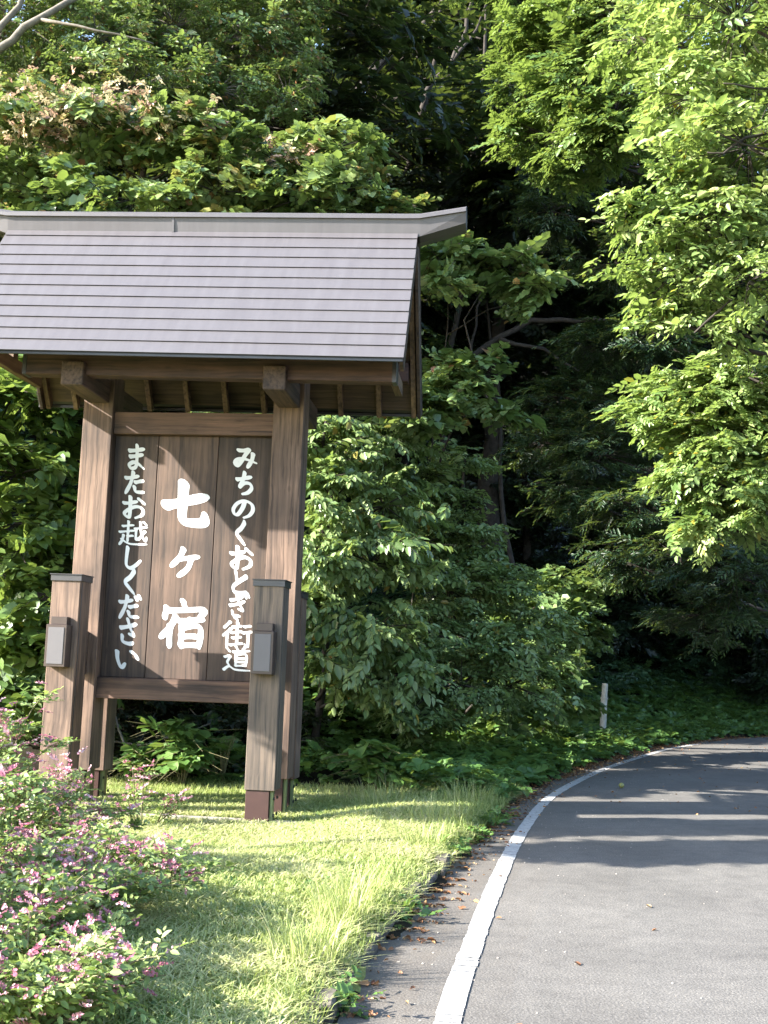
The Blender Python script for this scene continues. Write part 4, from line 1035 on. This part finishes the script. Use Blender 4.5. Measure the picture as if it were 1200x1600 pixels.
for by in np.arange(18.5, 27, .1):        # where the sight line through the post's foot meets the bank
    p = at(941, 1143, by)
    if p[2] <= gz(p[0], by): break
bx, by = float(p[0]), float(by); bz = gz(bx, by)

def verge():
    """leafy ground cover along the edge of the wood and the road"""
    fo = Foliage(101); rng = fo.rng
    n = 60000
    k = rng.integers(0, len(EDGE), n); s = rng.random(n) ** 1.3 * 4.5 + .12
    P = EDGE[k] + LN[k] * s[:, None] + rng.normal(0, .1, (n, 2))
    y = P[:, 1]
    lim = np.where(y < 18, 13.6 + .5 * rng.random(n) + 1.2 * (P[:, 0] < .2), 0)
    keep = (y > 13.2) & (y > lim) & (y < 38) & (P[:, 0] > -7) & (P[:, 0] < 22)
    P = P[keep]; n = len(P)
    nr = np.hypot(P[:, 0] - bx, P[:, 1] - by); fr = (np.abs(P[:, 0] - bx * P[:, 1] / by) < .22) & (P[:, 1] < by) & (P[:, 1] > by - 2.2)
    P = P[(nr > .3) & ~(fr & (rng.random(n) < .8))]
    d = edge_dist(P); P = P[d > .1]; d = d[d > .1]; n = len(P)
    z = height(P); hump = vnoise(P, 21, .9)
    h = sstep(d, 0, .9) * (.10 + .42 * hump * np.where(P[:, 1] > 19, .6, 1)) * rng.random(n) ** .6 + .03
    org = np.column_stack([P, z + h])
    az = rng.uniform(0, 6.283, n); head = np.stack([np.cos(az), np.sin(az), rng.normal(.1, .25, n)], 1)
    size = rng.uniform(.06, .11, n) * (.7 + .6 * vnoise(P, 22, 1.5))
    fo.sprays(templates('broad', **HERB), org, head, np.tile([0, -.1, 1.0], (n, 1)) + rng.normal(0, .3, (n, 3)), size, np.clip(.4 + .5 * (vnoise(P, 23, 1.2) - .5), 0, 1), 0, .01, False)
    o = fo.build('ground_cover', [M['leaf_herb'], M['stem']])
    tag(o, 'low leafy ground cover along the shaded edge of the road and wood', 'ground cover', kind='stuff')
verge()

def undergrowth():
    fo = Foliage(111); rng = fo.rng; n = 26000
    P = np.column_stack([rng.uniform(-16, 26, n), rng.uniform(19, 52, n)]); d = edge_dist(P)
    P = P[(d > 3.2) & (d < 26)]; n = len(P)
    h = (.15 + 1.5 * vnoise(P, 61, 1.6) ** 1.5) * rng.random(n) ** .7
    az = rng.uniform(0, 6.283, n); head = np.stack([np.cos(az), np.sin(az), rng.normal(.05, .3, n)], 1)
    fo.sprays(templates('ovate', **HORN), np.column_stack([P, height(P) + h]), head, np.tile([0, -.25, 1.0], (n, 1)) + rng.normal(0, .3, (n, 3)), rng.uniform(.11, .18, n), np.clip(.45 + .6 * (vnoise(P, 62, 2.0) - .5), 0, .9), 0, .004, False)
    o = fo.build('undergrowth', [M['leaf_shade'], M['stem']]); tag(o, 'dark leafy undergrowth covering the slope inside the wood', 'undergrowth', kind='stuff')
undergrowth()

def litter():
    rng = np.random.default_rng(9); n = 46000
    k = rng.integers(0, len(EDGE), n); s = -np.abs(rng.normal(0, .17, n)) + .10
    far = rng.random(n) < .06; s = np.where(far, -rng.uniform(0, ROADW, n), s)
    P = EDGE[k] + LN[k] * s[:, None]
    cl = vnoise(P, 31, .5)
    dens = np.clip(.25 + 1.1 * (cl - .35), .06, 1)
    keep = (P[:, 1] > 4.5) & (P[:, 1] < 32) & (P[:, 0] > -1) & (rng.random(n) < np.where(far, np.where(P[:, 1] > 14, 1.0, .15), np.where(P[:, 1] > 11.5, np.clip(dens * 2.2, .3, 1), dens)))
    P = P[keep]; n = len(P)
    z = np.maximum(height(P), 0) + .012
    a = rng.uniform(0, 6.283, n); L = rng.uniform(.02, .06, n) * (.6 + .5 * rng.random(n))
    org = np.column_stack([P, z])
    head = np.stack([np.cos(a), np.sin(a), rng.normal(0, .25, n)], 1); up = np.tile([0, 0, 1.0], (n, 1)) + rng.normal(0, .45, (n, 3))
    Rm = rotmat(head, up); S = leaf_shape('ovate'); S[:, 2] *= 2.2
    V = (np.einsum('vj,nij->nvi', S, Rm) * L[:, None, None] + org[:, None, :]).reshape(-1, 3)
    F = ((np.arange(n) * 6)[:, None, None] + LF[None]).reshape(-1, 4)
    o = raw_mesh('fallen_leaves', V, [F], M['dead_leaf'], tint=np.repeat(rng.random(n), 2))
    tag(o, 'brown fallen leaves scattered along the road edge', 'fallen leaves', kind='stuff')
litter()

def grit():
    rng = np.random.default_rng(19); n = 2600
    k = rng.integers(0, len(EDGE), n); sft = np.abs(rng.normal(0, 1.0, n)); P = EDGE[k] - LN[k] * (sft % ROADW)[:, None]
    P = P[(P[:, 1] > 4.5) & (P[:, 1] < 20)]; n = len(P)
    r = rng.uniform(.003, .010, n); a = rng.uniform(0, 6.28, n)
    S = np.array([(1, 0, 0), (0, 1, 0), (-1, 0, 0), (0, -1, 0), (0, 0, .9)]); c, s_ = np.cos(a), np.sin(a)
    V = np.stack([np.stack([P[:, 0] + r * (q[0] * c - q[1] * s_), P[:, 1] + r * (q[0] * s_ + q[1] * c) * .8, .001 + r * q[2]], 1) for q in S], 1).reshape(-1, 3)
    F = ((np.arange(n) * 5)[:, None, None] + np.array([(0, 1, 4), (1, 2, 4), (2, 3, 4), (3, 0, 4)])[None]).reshape(-1, 3)
    o = raw_mesh('road_grit', V, [F], M['concrete']); tag(o, 'small stones and grit scattered on the asphalt', 'grit', kind='stuff')
grit()

def lawn_weeds():
    fo = Foliage(141); rng = fo.rng; n = 16000
    y = 4.8 + 9.6 * rng.random(n) ** 1.2; x = rng.uniform(-5, 1.7, n); P = np.column_stack([x, y]); d = edge_dist(P)
    m = vnoise(P, 41, .55) * .6 + vnoise(P, 42, .2) * .4
    keep = (d > .06) & (rng.random(n) < sstep(m, .42, .75)); P = P[keep]; n = len(P)
    z = height(P); az = rng.uniform(0, 6.283, n)
    head = np.stack([np.cos(az), np.sin(az), rng.normal(.25, .25, n)], 1)
    fo.sprays(templates('round', n=5, length=1.6, droop=.1, leaf_ang=70, jitter=.3), np.column_stack([P, z + .015]), head, np.tile([0, 0, 1.0], (n, 1)) + rng.normal(0, .3, (n, 3)), rng.uniform(.014, .034, n), rng.uniform(.3, .9, n), 0, .03, False)
    k = rng.integers(0, len(EDGE), 9000); P = EDGE[k] + LN[k] * rng.normal(0, .07, 9000)[:, None]
    P = P[(P[:, 1] > 5) & (P[:, 1] < 13.5)]; P = P[rng.random(len(P)) < sstep(vnoise(P, 51, .5), .5, .75)]; n = len(P)
    az = rng.uniform(0, 6.283, n); head = np.stack([np.cos(az), np.sin(az), rng.normal(.35, .25, n)], 1)
    fo.sprays(templates('ovate', n=6, length=2.2, droop=.15, leaf_ang=60, jitter=.3), np.column_stack([P, np.maximum(height(P), 0) + .10 * rng.random(n)]), head, np.tile([0, 0, 1.0], (n, 1)) + rng.normal(0, .3, (n, 3)), rng.uniform(.03, .06, n), rng.uniform(.2, .8, n), 0, .02, False)
    o = fo.build('lawn_weeds', [M['leaf_herb'], M['stem']]); tag(o, 'small broad leaved weeds growing through the mown lawn', 'weeds', kind='stuff')
lawn_weeds()

# ------------------------------------------------------------------ marker post, fruit, weed
bo = empty('marker_post', (bx, by, bz)); tag(bo, 'weathered white marker post standing in ground cover at the road bend', 'marker post')
Hb = float(at(944, 1068, by)[2]) - bz; w = by / FOC * 5.2
ln = float(at(945.5, 1068, by)[0]) - bx
mb = MB(); mb.tube([(0, 0, -.3), (ln * .62, 0, Hb * .70)], [w, w * .95], 12)
mb.build('lower_shaft', M['bollard'], bo, .004)
mb = MB(); mb.tube([(ln * .62, 0, Hb * .701), (ln * .66, 0, Hb * .735)], [w * 1.12, w * 1.12], 12); mb.build('collar', M['bollard'], bo, .004)
mb = MB(); mb.tube([(ln * .68, 0, Hb * .736), (ln, 0, Hb)], [w * .88, w * .86], 12); mb.build('upper_shaft', M['bollard'], bo, .006)
p = gp(971, 1232)
mb = MB(); r = .04
ring = [(r * math.sin(t) , -r * math.cos(t) * .93) for t in np.linspace(0.05, math.pi - .05, 9)]
vs_ = [(a * math.cos(k * .5236), a * math.sin(k * .5236), b + r) for a, b in ring for k in range(12)]
fs_ = [(i * 12 + k, i * 12 + (k + 1) % 12, (i + 1) * 12 + (k + 1) % 12, (i + 1) * 12 + k) for i in range(8) for k in range(12)] + [tuple(range(12))[::-1], tuple(range(96, 108))]
mb.add(vs_, fs_); fr = mb.build('fallen_fruit', M['fruit'], smooth=True, loc=(p[0], p[1], .002))
tag(fr, 'small round yellow green fruit lying on the road', 'fruit')
